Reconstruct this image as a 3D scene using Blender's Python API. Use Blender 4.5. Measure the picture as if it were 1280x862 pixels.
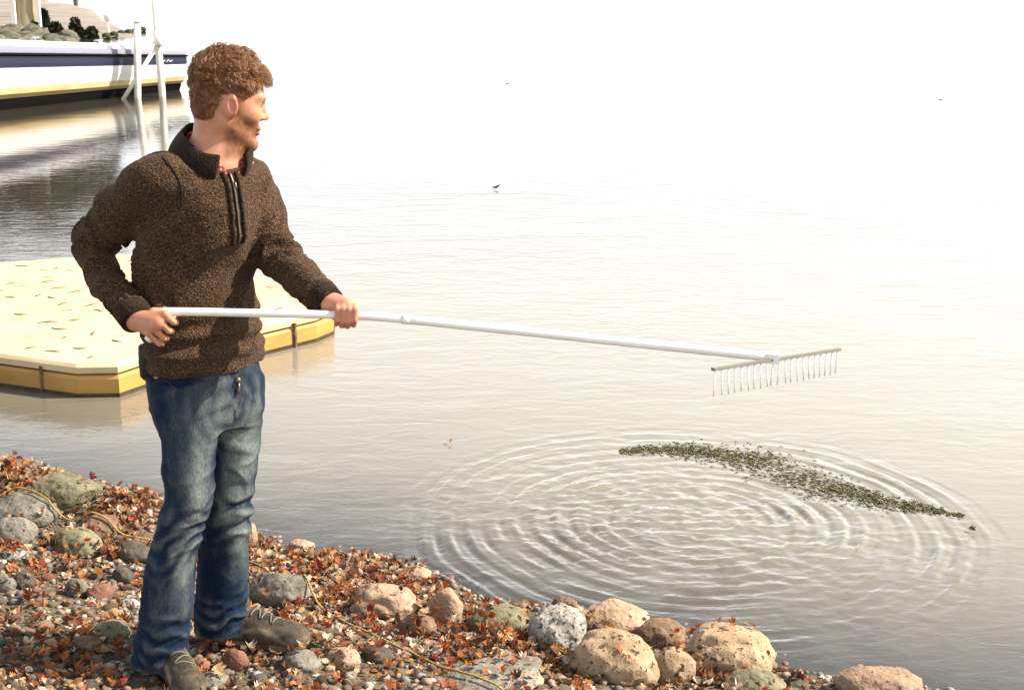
import bpy, math, random
import numpy as np
from mathutils import Vector, Matrix
from mathutils.bvhtree import BVHTree

random.seed(7)
rng = np.random.default_rng(11)
for _o in list(bpy.data.objects):
    bpy.data.objects.remove(_o)
S = bpy.context.scene
C = S.collection
R = math.radians

# ------------------------------------------------------------------ camera, sky, sun, exposure
FPX, CX, CY, H, PITCH = 1800.0, 640.0, 431.0, 2.28, R(15.26)
cd = bpy.data.cameras.new('camera')
cd.sensor_width = 36.0
cd.lens = FPX / 1280.0 * 36.0
cd.clip_start = 0.05
cd.clip_end = 5000
cam = bpy.data.objects.new('camera', cd)
C.objects.link(cam)
cam.location = (0, 0, H)
cam.rotation_euler = (R(90) - PITCH, 0, 0)
S.camera = cam

SUN_AZ, SUN_EL = R(85), R(41)
sun_to = Vector((math.sin(SUN_AZ) * math.cos(SUN_EL), math.cos(SUN_AZ) * math.cos(SUN_EL), math.sin(SUN_EL)))
W = bpy.data.worlds.new('World')
S.world = W
W.use_nodes = True
_nt = W.node_tree
_nt.nodes.clear()
_sky = _nt.nodes.new('ShaderNodeTexSky')
_sky.sky_type = 'NISHITA'
_sky.sun_disc = False
_sky.sun_elevation = SUN_EL
_sky.sun_rotation = SUN_AZ
_sky.air_density = 1.0
_sky.dust_density = 0.3
_sky.ozone_density = 1.0
_bg = _nt.nodes.new('ShaderNodeBackground')
_bg.inputs['Strength'].default_value = 0.115
_wo = _nt.nodes.new('ShaderNodeOutputWorld')
# thin autumn haze: the blue is washed out and the low sky is whitened evenly all round
_hsv = _nt.nodes.new('ShaderNodeHueSaturation')
_hsv.inputs['Saturation'].default_value = 0.3
_nt.links.new(_sky.outputs[0], _hsv.inputs['Color'])
_tc = _nt.nodes.new('ShaderNodeTexCoord')
_sx = _nt.nodes.new('ShaderNodeSeparateXYZ')
_nt.links.new(_tc.outputs['Generated'], _sx.inputs[0])
_hr = _nt.nodes.new('ShaderNodeValToRGB')
_hr.color_ramp.interpolation = 'EASE'
_he = _hr.color_ramp.elements
_he[0].position, _he[0].color = 0.0, (1.0, 0.95, 0.85, 1)
_he[1].position, _he[1].color = 0.55, (0, 0, 0, 1)
_nt.links.new(_sx.outputs['Z'], _hr.inputs[0])
_ad = _nt.nodes.new('ShaderNodeMix')
_ad.data_type = 'RGBA'
_ad.blend_type = 'ADD'
_ad.inputs[0].default_value = 1.0
_mh = _nt.nodes.new('ShaderNodeVectorMath')
_mh.operation = 'SCALE'
_mh.inputs['Scale'].default_value = 3.1
_nt.links.new(_hr.outputs[0], _mh.inputs[0])
_nt.links.new(_hsv.outputs[0], _ad.inputs[6])
_nt.links.new(_mh.outputs[0], _ad.inputs[7])
_nt.links.new(_ad.outputs[2], _bg.inputs['Color'])
_nt.links.new(_bg.outputs[0], _wo.inputs['Surface'])

sd = bpy.data.lights.new('sun', 'SUN')
sd.energy = 5.0
sd.angle = R(0.5)
sd.color = (1.0, 0.87, 0.70)
sun = bpy.data.objects.new('sun', sd)
C.objects.link(sun)
sun.location = sun_to * 30
sun.rotation_euler = sun_to.to_track_quat('Z', 'Y').to_euler()

S.view_settings.view_transform = 'Standard'
S.view_settings.look = 'None'
S.view_settings.gamma = 1.0
S.view_settings.use_curve_mapping = False
S.view_settings.exposure = 1.3
S.render.engine = 'CYCLES'
S.cycles.use_denoising = True
S.cycles.max_bounces = 6
S.cycles.transparent_max_bounces = 12
S.cycles.caustics_reflective = False
S.cycles.caustics_refractive = False

# ------------------------------------------------------------------ helpers
_fw = np.array([0, math.cos(PITCH), -math.sin(PITCH)])
_up = np.array([0, math.sin(PITCH), math.cos(PITCH)])
_rt = np.array([1.0, 0, 0])
EYE = np.array([0, 0, H])


def ray(px, py):
    return _fw + _rt * ((px - CX) / FPX) + _up * ((CY - py) / FPX)


def P(px, py, Y):            # the world point seen at a photo pixel, at distance Y along the ground
    d = ray(px, py)
    return EYE + d * (Y / d[1])


def G(px, py, z=0.0):        # the world point seen at a photo pixel, at height z
    d = ray(px, py)
    return EYE + d * ((z - H) / d[2])


def depth(p):
    return float(np.dot(np.asarray(p) - EYE, _fw))


def mpp(p):                  # metres per photo pixel at a point
    return depth(p) / FPX


def nrm(v):
    v = np.asarray(v, float)
    return v / np.linalg.norm(v)


def _hash(ix, iy, iz, seed):
    h = (ix * 374761393 + iy * 668265263 + iz * 2147483647 + seed * 974634777) & 0xFFFFFFFF
    h = ((h ^ (h >> 13)) * 1274126177) & 0xFFFFFFFF
    return ((h ^ (h >> 16)) & 0xFFFF) / 65535.0


def vnoise(p, seed=0):       # value noise in -1..1 on an (n,3) array
    p = np.asarray(p, float)
    i = np.floor(p).astype(np.int64)
    f = p - i
    f = f * f * (3 - 2 * f)
    out = np.zeros(len(p))
    for dx in (0, 1):
        wx = f[:, 0] if dx else 1 - f[:, 0]
        for dy in (0, 1):
            wy = f[:, 1] if dy else 1 - f[:, 1]
            for dz in (0, 1):
                wz = f[:, 2] if dz else 1 - f[:, 2]
                out += wx * wy * wz * _hash(i[:, 0] + dx, i[:, 1] + dy, i[:, 2] + dz, seed)
    return out * 2 - 1


def fbm(p, seed=0, o=4):
    a, s, t = 1.0, 0.0, 0.0
    for k in range(o):
        s = s + a * vnoise(np.asarray(p) * 2 ** k + 17.3 * k, seed + k)
        t += a
        a *= 0.5
    return s / t


def mesh(name, v, f, mat, smooth=True, attrs=None):
    me = bpy.data.meshes.new(name)
    v = np.asarray(v, float)
    me.from_pydata(v.tolist(), [], f.tolist() if hasattr(f, 'tolist') else f)
    mats = mat if isinstance(mat, (list, tuple)) else [mat]
    for m in mats:
        me.materials.append(m)
    if smooth:
        me.polygons.foreach_set('use_smooth', np.ones(len(me.polygons), bool))
    if attrs:
        for k, a in attrs.items():
            a = np.asarray(a, np.float32)
            if a.ndim == 1:
                at = me.attributes.new(k, 'FLOAT', 'POINT')
                at.data.foreach_set('value', a)
            else:
                at = me.attributes.new(k, 'FLOAT_COLOR', 'POINT')
                at.data.foreach_set('color', np.hstack([a[:, :3], np.ones((len(a), 1))]).astype(np.float32).ravel())
    me.update()
    return me


ROOT = {}


def put(name, me, parent=None, loc=(0, 0, 0), **props):
    o = bpy.data.objects.new(name, me)
    C.objects.link(o)
    o.location = loc
    if parent is not None:
        o.parent = parent
    for k, x in props.items():
        o[k] = x
    return o


def thing(name, loc, label, cat, group=None, kind=None):
    o = bpy.data.objects.new(name, None)
    C.objects.link(o)
    o.empty_display_size = 0.1
    o.location = tuple(float(q) for q in loc)
    o['label'] = label
    o['category'] = cat
    if group:
        o['group'] = group
    ROOT[o.name] = np.array(loc, float)
    return o


def part(name, v, f, mat, parent, root=None, smooth=True, attrs=None):
    """a part from world-space vertices, under a thing (or under a part of that thing, then root is the thing)"""
    base = ROOT[(root or parent).name]
    me = mesh(name, np.asarray(v, float) - base, f, mat, smooth, attrs)
    return put(name, me, parent)


class MB:                    # collects shapes into one mesh
    def __init__(self):
        self.v, self.f, self.n = [], [], 0

    def add(self, v, f):
        v = np.asarray(v, float)
        self.v.append(v)
        self.f += [[i + self.n for i in q] for q in f]
        self.n += len(v)
        return self

    def box(self, c, x, y, z):   # centre and three half-axis vectors
        c, x, y, z = (np.asarray(q, float) for q in (c, x, y, z))
        v = [c + a * x + b * y + d * z for d in (-1, 1) for b in (-1, 1) for a in (-1, 1)]
        return self.add(v, [[0, 2, 3, 1], [4, 5, 7, 6], [0, 1, 5, 4], [2, 6, 7, 3], [0, 4, 6, 2], [1, 3, 7, 5]])

    def tube(self, pts, r, n=8, cap=True):
        v, f = tube(pts, r, n, cap)
        return self.add(v, f)

    def out(self):
        return np.vstack(self.v), self.f


def tube(pts, r, n=8, cap=True):
    pts = np.asarray(pts, float)
    m = len(pts)
    r = np.broadcast_to(np.asarray(r, float), (m,))
    t = np.gradient(pts, axis=0)
    t /= np.linalg.norm(t, axis=1)[:, None] + 1e-12
    ref = np.array([0, 0, 1.0]) if abs(t[0, 2]) < 0.9 else np.array([1.0, 0, 0])
    v, f = [], []
    a = nrm(np.cross(t[0], ref))
    for i in range(m):
        a = a - t[i] * np.dot(a, t[i])
        a = nrm(a)
        b = np.cross(t[i], a)
        for k in range(n):
            q = 2 * math.pi * k / n
            v.append(pts[i] + r[i] * (math.cos(q) * a + math.sin(q) * b))
    for i in range(m - 1):
        for k in range(n):
            k2 = (k + 1) % n
            f.append([i * n + k, i * n + k2, (i + 1) * n + k2, (i + 1) * n + k])
    if cap:
        f.append(list(range(n))[::-1])
        f.append([(m - 1) * n + k for k in range(n)])
    return np.array(v), f


def spline(pts, n=40):       # Catmull-Rom through the points
    pts = np.asarray(pts, float)
    q = np.vstack([2 * pts[0] - pts[1], pts, 2 * pts[-1] - pts[-2]])
    out = []
    seg = len(pts) - 1
    for u in np.linspace(0, seg - 1e-6, n):
        i = int(u)
        t = u - i
        a, b, c, d = q[i], q[i + 1], q[i + 2], q[i + 3]
        out.append(0.5 * (2 * b + (c - a) * t + (2 * a - 5 * b + 4 * c - d) * t * t + (3 * b - a - 3 * c + d) * t ** 3))
    return np.array(out)


# ------------------------------------------------------------------ materials
def material(name):
    m = bpy.data.materials.new(name)
    m.use_nodes = True
    nt = m.node_tree
    nt.nodes.clear()
    out = nt.nodes.new('ShaderNodeOutputMaterial')
    return m, nt, out


def N(nt, typ, **kw):
    n = nt.nodes.new(typ)
    for k, x in kw.items():
        if k in n.inputs.keys():
            n.inputs[k].default_value = x
        else:
            setattr(n, k, x)
    return n


def ramp(nt, fac, stops):
    r = nt.nodes.new('ShaderNodeValToRGB')
    e = r.color_ramp.elements
    while len(e) > 2:
        e.remove(e[-1])
    for i, (p, c) in enumerate(stops):
        if i >= 2:
            e.new(p)
        e[i].position = p
        e[i].color = (*c, 1) if len(c) == 3 else c
    nt.links.new(fac, r.inputs[0])
    return r.outputs[0]


def noise_mat(name, stops, scale=20.0, rough=0.7, detail=6.0, bump=0.0, bscale=None, bdist=0.01, spec=0.3, metal=0.0,
              stretch=(1, 1, 1), dist=0.0, random_tint=0.0, speck=None, rgh=0.6):
    m, nt, out = material(name)
    b = N(nt, 'ShaderNodeBsdfPrincipled', Roughness=rough, Metallic=metal)
    b.inputs['Specular IOR Level'].default_value = spec
    tc = N(nt, 'ShaderNodeTexCoord')
    mp = N(nt, 'ShaderNodeMapping')
    mp.inputs['Scale'].default_value = stretch
    nt.links.new(tc.outputs['Object'], mp.inputs[0])
    no = N(nt, 'ShaderNodeTexNoise', Scale=scale, Detail=detail, Roughness=rgh, Distortion=dist)
    nt.links.new(mp.outputs[0], no.inputs['Vector'])
    col = ramp(nt, no.outputs[0], stops)
    if speck:                # (scale, threshold, colour)
        n2 = N(nt, 'ShaderNodeTexNoise', Scale=speck[0], Detail=2.0)
        nt.links.new(mp.outputs[0], n2.inputs['Vector'])
        fac = ramp(nt, n2.outputs[0], [(speck[1], (0, 0, 0)), (speck[1] + 0.06, (1, 1, 1))])
        mx = N(nt, 'ShaderNodeMix', data_type='RGBA')
        nt.links.new(fac, mx.inputs[0])
        nt.links.new(col, mx.inputs[6])
        mx.inputs[7].default_value = (*speck[2], 1)
        col = mx.outputs[2]
    if random_tint:
        oi = N(nt, 'ShaderNodeObjectInfo')
        mr = N(nt, 'ShaderNodeMapRange')
        mr.inputs['To Min'].default_value = 1 - random_tint
        mr.inputs['To Max'].default_value = 1 + random_tint
        nt.links.new(oi.outputs['Random'], mr.inputs[0])
        hs = N(nt, 'ShaderNodeHueSaturation')
        nt.links.new(mr.outputs[0], hs.inputs['Value'])
        nt.links.new(col, hs.inputs['Color'])
        col = hs.outputs[0]
    nt.links.new(col, b.inputs['Base Color'])
    if bump:
        n3 = N(nt, 'ShaderNodeTexNoise', Scale=bscale or scale * 2, Detail=4.0)
        nt.links.new(mp.outputs[0], n3.inputs['Vector'])
        bp = N(nt, 'ShaderNodeBump', Strength=bump, Distance=bdist)
        nt.links.new(n3.outputs[0], bp.inputs['Height'])
        nt.links.new(bp.outputs[0], b.inputs['Normal'])
    nt.links.new(b.outputs[0], out.inputs[0])
    return m


def plain(name, c, rough=0.5, metal=0.0, spec=0.4, var=0.12, scale=30.0, bump=0.0):
    lo = tuple(max(0, q * (1 - var)) for q in c)
    hi = tuple(min(1, q * (1 + var)) for q in c)
    return noise_mat(name, [(0.3, lo), (0.7, hi)], scale=scale, rough=rough, metal=metal, spec=spec, bump=bump)


def attr_mat(name, attr, rough=0.8, spec=0.2, jitter=0.25, jscale=60.0, bump=0.0, bscale=200.0, bdist=0.004, sub=0.0,
             transl=0.0):
    """base colour from a colour attribute, varied by noise"""
    m, nt, out = material(name)
    b = N(nt, 'ShaderNodeBsdfPrincipled', Roughness=rough)
    b.inputs['Specular IOR Level'].default_value = spec
    at = N(nt, 'ShaderNodeAttribute', attribute_name=attr)
    tc = N(nt, 'ShaderNodeTexCoord')
    no = N(nt, 'ShaderNodeTexNoise', Scale=jscale, Detail=4.0)
    nt.links.new(tc.outputs['Object'], no.inputs['Vector'])
    mr = N(nt, 'ShaderNodeMapRange')
    mr.inputs['From Min'].default_value = 0.3
    mr.inputs['From Max'].default_value = 0.7
    mr.inputs['To Min'].default_value = 1 - jitter
    mr.inputs['To Max'].default_value = 1 + jitter
    nt.links.new(no.outputs[0], mr.inputs[0])
    hs = N(nt, 'ShaderNodeHueSaturation')
    nt.links.new(mr.outputs[0], hs.inputs['Value'])
    nt.links.new(at.outputs['Color'], hs.inputs['Color'])
    nt.links.new(hs.outputs[0], b.inputs['Base Color'])
    if sub:
        b.inputs['Subsurface Weight'].default_value = sub
        b.inputs['Subsurface Radius'].default_value = (1.0, 0.35, 0.2)
        b.inputs['Subsurface Scale'].default_value = 0.006
    if bump:
        n3 = N(nt, 'ShaderNodeTexNoise', Scale=bscale, Detail=3.0)
        nt.links.new(tc.outputs['Object'], n3.inputs['Vector'])
        bp = N(nt, 'ShaderNodeBump', Strength=bump, Distance=bdist)
        nt.links.new(n3.outputs[0], bp.inputs['Height'])
        nt.links.new(bp.outputs[0], b.inputs['Normal'])
    sh = b.outputs[0]
    if transl:
        tr = N(nt, 'ShaderNodeBsdfTranslucent')
        nt.links.new(hs.outputs[0], tr.inputs['Color'])
        mx = N(nt, 'ShaderNodeMixShader')
        mx.inputs[0].default_value = transl
        nt.links.new(sh, mx.inputs[1])
        nt.links.new(tr.outputs[0], mx.inputs[2])
        sh = mx.outputs[0]
    nt.links.new(sh, out.inputs[0])
    return m

# ------------------------------------------------------------------ ground and lake bed (one sheet)
_sp = [G(-140, 560), G(0, 588), G(110, 612), G(200, 640), G(320, 672), G(450, 694), G(545, 722), G(620, 748), G(720, 764),
       G(800, 785), G(905, 812), G(1000, 838), G(1150, 862)]
SHX = np.array([-300., -40., -9.] + [p[0] for p in _sp] + [2.3, 4.0, 9.0, 40.0, 300.])
SHY = np.array([60., 14., 7.8] + [p[1] for p in _sp] + [3.75, 3.1, 1.2, -9.0, -60.])
MOUNDS = [(G(10, 612, 0.12), 0.17, 0.20), (G(160, 652, 0.1), 0.15, 0.17), (G(70, 640, 0.1), 0.05, 0.25)]


def ground_z(x, y):
    x = np.asarray(x, float)
    y = np.asarray(y, float)
    s = (np.interp(x, SHX, SHY) - y) * 0.84
    z = np.where(s > 0, np.where(s < 1.2, 0.205 * s, 0.246 + 0.165 * (s - 1.2)), np.maximum(0.20 * s, -1.6))
    z = np.minimum(z, 0.9 + 0.002 * np.maximum(s, 0))
    p = np.stack([x, y, np.zeros_like(x)], -1).reshape(-1, 3)
    n = (fbm(p * 2.2, 3, 4) * 0.030 + fbm(p * 9.0, 9, 3) * 0.014).reshape(x.shape)
    near = np.clip(1.5 - np.hypot(x, y - 4.5) / 14, 0, 1)
    z = z + n * near
    for (c, a, w) in MOUNDS:
        z = z + a * np.exp(-((x - c[0]) ** 2 + (y - c[1]) ** 2) / (2 * w * w))
    for (fx, fy) in ((-0.98, 3.80), (-0.78, 4.0)):      # trodden flat under the shoes
        w = np.exp(-((x - fx) ** 2 + (y - fy) ** 2) / (2 * 0.16 ** 2))
        z = z * (1 - w) + 0.245 * w
    return z


def axis(lo, hi, step, far, grow=1.3):
    a = list(np.arange(lo, hi + step / 2, step))
    d = step
    x = a[-1]
    while x < far:
        d *= grow
        x += d
        a.append(x)
    d = step
    x = a[0]
    while x > -far:
        d *= grow
        x -= d
        a.insert(0, x)
    return np.array(a)


def sheet(ax, ay, zf):
    X, Y = np.meshgrid(ax, ay)
    Z = zf(X, Y)
    v = np.stack([X, Y, Z], -1).reshape(-1, 3)
    nx, ny = len(ax), len(ay)
    i = np.arange((ny - 1) * (nx - 1))
    r, c = i // (nx - 1), i % (nx - 1)
    a = r * nx + c
    return v, np.stack([a, a + 1, a + nx + 1, a + nx], 1)


M_ground = noise_mat('shore_soil', [(0.25, (0.035, 0.026, 0.018)), (0.45, (0.10, 0.075, 0.052)), (0.6, (0.17, 0.14, 0.105)),
                                    (0.8, (0.30, 0.26, 0.20))], scale=38, detail=10, rough=0.95, bump=0.9, bscale=90,
                     bdist=0.02, spec=0.1, rgh=0.7)
gv, gf = sheet(axis(-3.2, 2.2, 0.025, 1500), axis(3.0, 7.0, 0.025, 1500), ground_z)
GROUND_ME = mesh('shore_ground', gv, gf, M_ground)
ground = put('shore_ground', GROUND_ME, kind='structure', label='gravel and soil of the lake shore running down into the water')

# ------------------------------------------------------------------ water
RC = G(862, 652)             # centre of the ripple rings


def water_z(x, y):
    dx, dy = x - RC[0], y - RC[1]
    p = np.stack([x, y, np.zeros_like(x)], -1).reshape(-1, 3)
    wob = (fbm(p * 1.6, 21, 2) * 0.035 + fbm(p * 5.0, 25, 2) * 0.012).reshape(x.shape)
    ang = np.arctan2(dy, dx)
    r = np.hypot(dx, dy) + wob
    env = np.clip((r - 0.10) / 0.35, 0, 1) * np.clip((1.30 - r) / 0.22, 0, 1)
    brk = 0.62 + 1.1 * fbm(p * 6.0, 27, 3).reshape(x.shape)
    amp = 0.0045 * (0.75 + 0.35 * np.sin(ang * 2 + 0.8) + 0.2 * np.sin(ang * 5 + r * 4)) * np.clip(brk, 0.05, 1.6)
    w = np.sin(2 * math.pi * (r - 0.10 * r * r) / 0.080 + 0.9 * np.sin(ang * 2 + .6) + 0.7 * np.sin(ang * 3 + 2.0) + wob * 14) * amp * env
    w += 0.40 * amp * env * np.sin(2 * math.pi * r / 0.041 + 1.3 + wob * 60)
    chop = (fbm(p * np.array([17.0, 27.0, 1.0]), 31, 3)).reshape(x.shape)
    w += 0.0064 * chop * np.clip((0.80 - r) / 0.5, 0, 1)
    w += 0.0026 * chop * np.clip((1.35 - r) / 0.3, 0, 1)
    return w


def water_material():
    m, nt, out = material('lake_water')
    ge = N(nt, 'ShaderNodeNewGeometry')
    hts = []
    for sc, st, dist, det, amp in ((0.9, (1.0, 2.1, 1), 0.6, 3.0, 0.014), (4.2, (1, 2.4, 1), 0.8, 4.0, 0.009),
                                   (17.0, (1, 1.9, 1), 0.4, 3.0, 0.0022)):
        mp = N(nt, 'ShaderNodeMapping')
        mp.inputs['Scale'].default_value = st
        mp.inputs['Rotation'].default_value = (0, 0, R(-9))
        nt.links.new(ge.outputs['Position'], mp.inputs[0])
        no = N(nt, 'ShaderNodeTexNoise', Scale=sc, Detail=det, Roughness=0.5, Distortion=dist)
        nt.links.new(mp.outputs[0], no.inputs['Vector'])
        mu = N(nt, 'ShaderNodeMath', operation='MULTIPLY')
        mu.inputs[1].default_value = amp
        nt.links.new(no.outputs[0], mu.inputs[0])
        hts.append(mu.outputs[0])
    # patches of breeze and calm
    big = N(nt, 'ShaderNodeTexNoise', Scale=0.33, Detail=3.0)
    nt.links.new(ge.outputs['Position'], big.inputs['Vector'])
    br = N(nt, 'ShaderNodeMapRange')
    br.inputs['From Min'].default_value = 0.35
    br.inputs['From Max'].default_value = 0.65
    br.inputs['To Min'].default_value = 0.35
    br.inputs['To Max'].default_value = 1.1
    nt.links.new(big.outputs[0], br.inputs[0])
    s1 = N(nt, 'ShaderNodeMath', operation='ADD')
    nt.links.new(hts[0], s1.inputs[0])
    nt.links.new(hts[1], s1.inputs[1])
    s2 = N(nt, 'ShaderNodeMath', operation='ADD')
    nt.links.new(s1.outputs[0], s2.inputs[0])
    nt.links.new(hts[2], s2.inputs[1])
    s3 = N(nt, 'ShaderNodeMath', operation='MULTIPLY')
    shl = N(nt, 'ShaderNodeAttribute', attribute_name='breeze')     # the bay behind the dock lies sheltered
    s4 = N(nt, 'ShaderNodeMath', operation='MULTIPLY')
    nt.links.new(br.outputs[0], s4.inputs[0])
    nt.links.new(shl.outputs['Fac'], s4.inputs[1])
    nt.links.new(s2.outputs[0], s3.inputs[0])
    nt.links.new(s4.outputs[0], s3.inputs[1])
    bp = N(nt, 'ShaderNodeBump', Strength=0.62, Distance=1.0)
    nt.links.new(s3.outputs[0], bp.inputs['Height'])
    fr = N(nt, 'ShaderNodeFresnel', IOR=1.58)
    nt.links.new(bp.outputs[0], fr.inputs['Normal'])
    gl = N(nt, 'ShaderNodeBsdfGlossy', Roughness=0.03)
    gl.inputs['Color'].default_value = (1, 1, 1, 1)
    nt.links.new(bp.outputs[0], gl.inputs['Normal'])
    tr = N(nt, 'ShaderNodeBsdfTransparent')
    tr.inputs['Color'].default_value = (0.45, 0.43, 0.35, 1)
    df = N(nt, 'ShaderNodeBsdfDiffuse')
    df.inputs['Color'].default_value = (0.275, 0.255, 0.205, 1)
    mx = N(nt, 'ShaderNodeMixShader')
    dp = N(nt, 'ShaderNodeAttribute', attribute_name='murk')     # silt by depth; colour thinned far out and left to darken reflections
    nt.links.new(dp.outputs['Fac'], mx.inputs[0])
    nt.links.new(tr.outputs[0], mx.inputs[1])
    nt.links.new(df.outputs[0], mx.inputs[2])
    m2 = N(nt, 'ShaderNodeMixShader')
    nt.links.new(fr.outputs[0], m2.inputs[0])
    nt.links.new(mx.outputs[0], m2.inputs[1])
    nt.links.new(gl.outputs[0], m2.inputs[2])
    nt.links.new(m2.outputs[0], out.inputs[0])
    return m


wv, wf = sheet(axis(RC[0] - 1.45, RC[0] + 1.45, 0.009, 1600, 1.25), axis(RC[1] - 1.45, RC[1] + 1.45, 0.009, 1600, 1.25), water_z)
_shel = 1 / (1 + np.exp((wv[:, 0] + 1.2 + .16 * wv[:, 1]) / .7)) / (1 + np.exp(-(wv[:, 1] - 10.5) / 1.2)) / (1 + np.exp((wv[:, 1] - 40) / 4))
_dep = np.clip(-ground_z(wv[:, 0], wv[:, 1]), 0, 2)
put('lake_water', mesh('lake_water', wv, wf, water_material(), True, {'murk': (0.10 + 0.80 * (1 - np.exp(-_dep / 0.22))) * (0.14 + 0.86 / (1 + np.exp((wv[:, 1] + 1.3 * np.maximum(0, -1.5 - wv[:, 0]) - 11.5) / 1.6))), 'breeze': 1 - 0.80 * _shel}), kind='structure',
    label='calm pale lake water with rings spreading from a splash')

# ------------------------------------------------------------------ far shore, top left
M_far = noise_mat('far_lawn', [(0.3, (0.16, 0.145, 0.125)), (0.7, (0.27, 0.24, 0.215))], scale=0.7, rough=0.95, bump=0.4, bscale=3, spec=0.1)


def far_z(x, y):
    edge = np.interp(y, [30, 38, 41, 50, 60, 90, 140], [-60., -14.2, -10.4, -13.6, -17., -30., -60.])
    s = np.minimum(edge - x, (y - 37.4 - 0.10 * (x + 12)) * 1.0)
    z = np.where(s > 0, 0.14 * (1 - np.exp(-s / 0.8)) + 0.006 * s, s * 0.6)
    p = np.stack([x, y, np.zeros_like(x)], -1).reshape(-1, 3)
    return np.maximum(z, -1.2) + fbm(p * 0.8, 5, 3).reshape(x.shape) * 0.04


fv, ff = sheet(np.concatenate([np.arange(-60, -20, 2.0), np.arange(-20, -8.9, 0.3)]), np.concatenate([np.arange(35, 50, 0.3), np.arange(50, 110, 2.0)]), far_z)
put('far_shore', mesh('far_shore', fv, ff, M_far), kind='structure', label='pale far bank behind the moored boat')

M_hill = noise_mat('far_hill', [(0.3, (0.05, 0.07, 0.035)), (0.7, (0.12, 0.11, 0.06))], scale=0.05, rough=1.0, spec=0.0)


def hill_z(x, y):
    p = np.stack([x, y, np.zeros_like(x)], -1).reshape(-1, 3)
    return (np.clip((y - 900) / 300, 0, 1) * (14 + 8 * fbm(p * 0.004, 2, 4).reshape(x.shape)) - 1.5 + fbm(p * 0.03, 8, 2).reshape(x.shape) * 1.5)


hv, hf = sheet(np.arange(-1500, 1501, 25.0), np.arange(880, 1500, 25.0), hill_z)
put('far_hills', mesh('far_hills', hv, hf, M_hill), kind='structure', label='low wooded hills along the far side of the lake')


def leaf_cloud(c, rad, n, size, seed, squash=0.35, clump=2.2):
    g = np.random.default_rng(seed)
    d = g.normal(size=(n * 3, 3))
    d /= np.linalg.norm(d, axis=1)[:, None]
    r = g.random(n * 3) ** 0.5
    q = d * r[:, None]
    k = fbm(q * clump + seed, seed, 3)
    lim = 0.78 + 0.5 * k
    q = q[(r < lim)][:n]
    pts = np.asarray(c) + q * np.asarray(rad)
    m = len(pts)
    nn = d[:m] + g.normal(size=(m, 3)) * 0.6
    nn /= np.linalg.norm(nn, axis=1)[:, None]
    a = np.cross(nn, g.normal(size=(m, 3)))
    a /= np.linalg.norm(a, axis=1)[:, None]
    b = np.cross(nn, a)
    s = size * (0.6 + 0.8 * g.random(m))[:, None]
    v = np.stack([pts - a * s, pts + b * s * 0.45, pts + a * s, pts - b * s * 0.45], 1).reshape(-1, 3)
    return v, np.arange(4 * m).reshape(-1, 4)


M_dark = noise_mat('evergreen', [(0.3, (0.010, 0.016, 0.007)), (0.7, (0.035, 0.05, 0.02))], scale=2.5, rough=0.8, spec=0.2)
M_bark = noise_mat('bark', [(0.3, (0.05, 0.035, 0.02)), (0.7, (0.20, 0.14, 0.08))], scale=9, stretch=(1, 1, 0.2), rough=0.9, bump=0.6)
M_tanbark = noise_mat('pale_bark', [(0.3, (0.22, 0.17, 0.10)), (0.7, (0.38, 0.31, 0.20))], scale=9, stretch=(1, 1, 0.2), rough=0.9, bump=0.6)
M_wpaint = plain('white_paint', (0.78, 0.76, 0.70), rough=0.5)


def tree(px, D, zc, rx, rz, label, seed):
    x = (px - CX) / FPX * (D * math.cos(PITCH) + 0.6)
    z0 = float(far_z(np.array([[x]]), np.array([[D]]))[0, 0]) - 0.1
    t = thing('tree', (x, D, z0), label, 'tree', 'trees on the far bank')
    tb = MB()
    tb.tube(spline([(x, D, z0), (x + .08, D, z0 + 1.5), (x - .05, D + .05, zc), (x, D, zc + rz * .7)], 12), np.linspace(.20, .05, 12), 8)
    for k in range(6):
        a = k * 1.05 + seed
        h = zc - rz * .6 + k * rz * .2
        tb.tube([(x, D, h), (x + math.cos(a) * rx * .4, D + math.sin(a) * rx * .4, h + .3), (x + math.cos(a) * rx * .8, D + math.sin(a) * rx * .8, h + .5)], [.06, .04, .02], 5)
    v, f = tb.out()
    part('trunk', v, f, M_bark, t)
    v, f = leaf_cloud((x, D, zc), (rx, rx, rz), 7000, 0.24, seed)
    part('crown', v, f, M_dark, t, smooth=False)


tree(-48, 49, 5.9, 2.4, 2.2, 'dark evergreen tree mirrored at the left edge of the lake', 3)
tree(40, 50, 5.8, 1.9, 1.9, 'dark evergreen tree on the far bank mirrored beside the jacket sleeve', 4)
tree(92, 88, 11.2, 2.8, 4.0, 'tall narrow dark evergreen mirrored behind the man', 8)


def shrub(px, pt, pb, D, wpx, label, seed):
    b = P(px, pb, D)
    t_ = P(px, pt, D)
    s = mpp(b)
    h = t_[2] - b[2]
    t = thing('shrub', (b[0], b[1], b[2] - .15), label, 'shrub', 'dark shrubs on the far bank')
    v, f = tube([(b[0], D, b[2] - .35), (b[0], D, b[2] + h * .5)], [.06, .03], 6)
    part('stem', v, f, M_bark, t)
    mb = MB()
    g = random.Random(seed)
    for k in range(5):
        q = k / 4.0
        rr = wpx * s * .62 * (1.05 - .55 * q)
        v, f = leaf_cloud((b[0] + g.uniform(-.3, .3) * rr, D + g.uniform(-.2, .2) * rr, b[2] + h * (.12 + .72 * q)), (rr, rr, h * .30), 420, .085, seed + k)
        mb.add(v, f.tolist())
    v, f = mb.out()
    part('foliage', v, f, M_dark, t, smooth=False)


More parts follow.
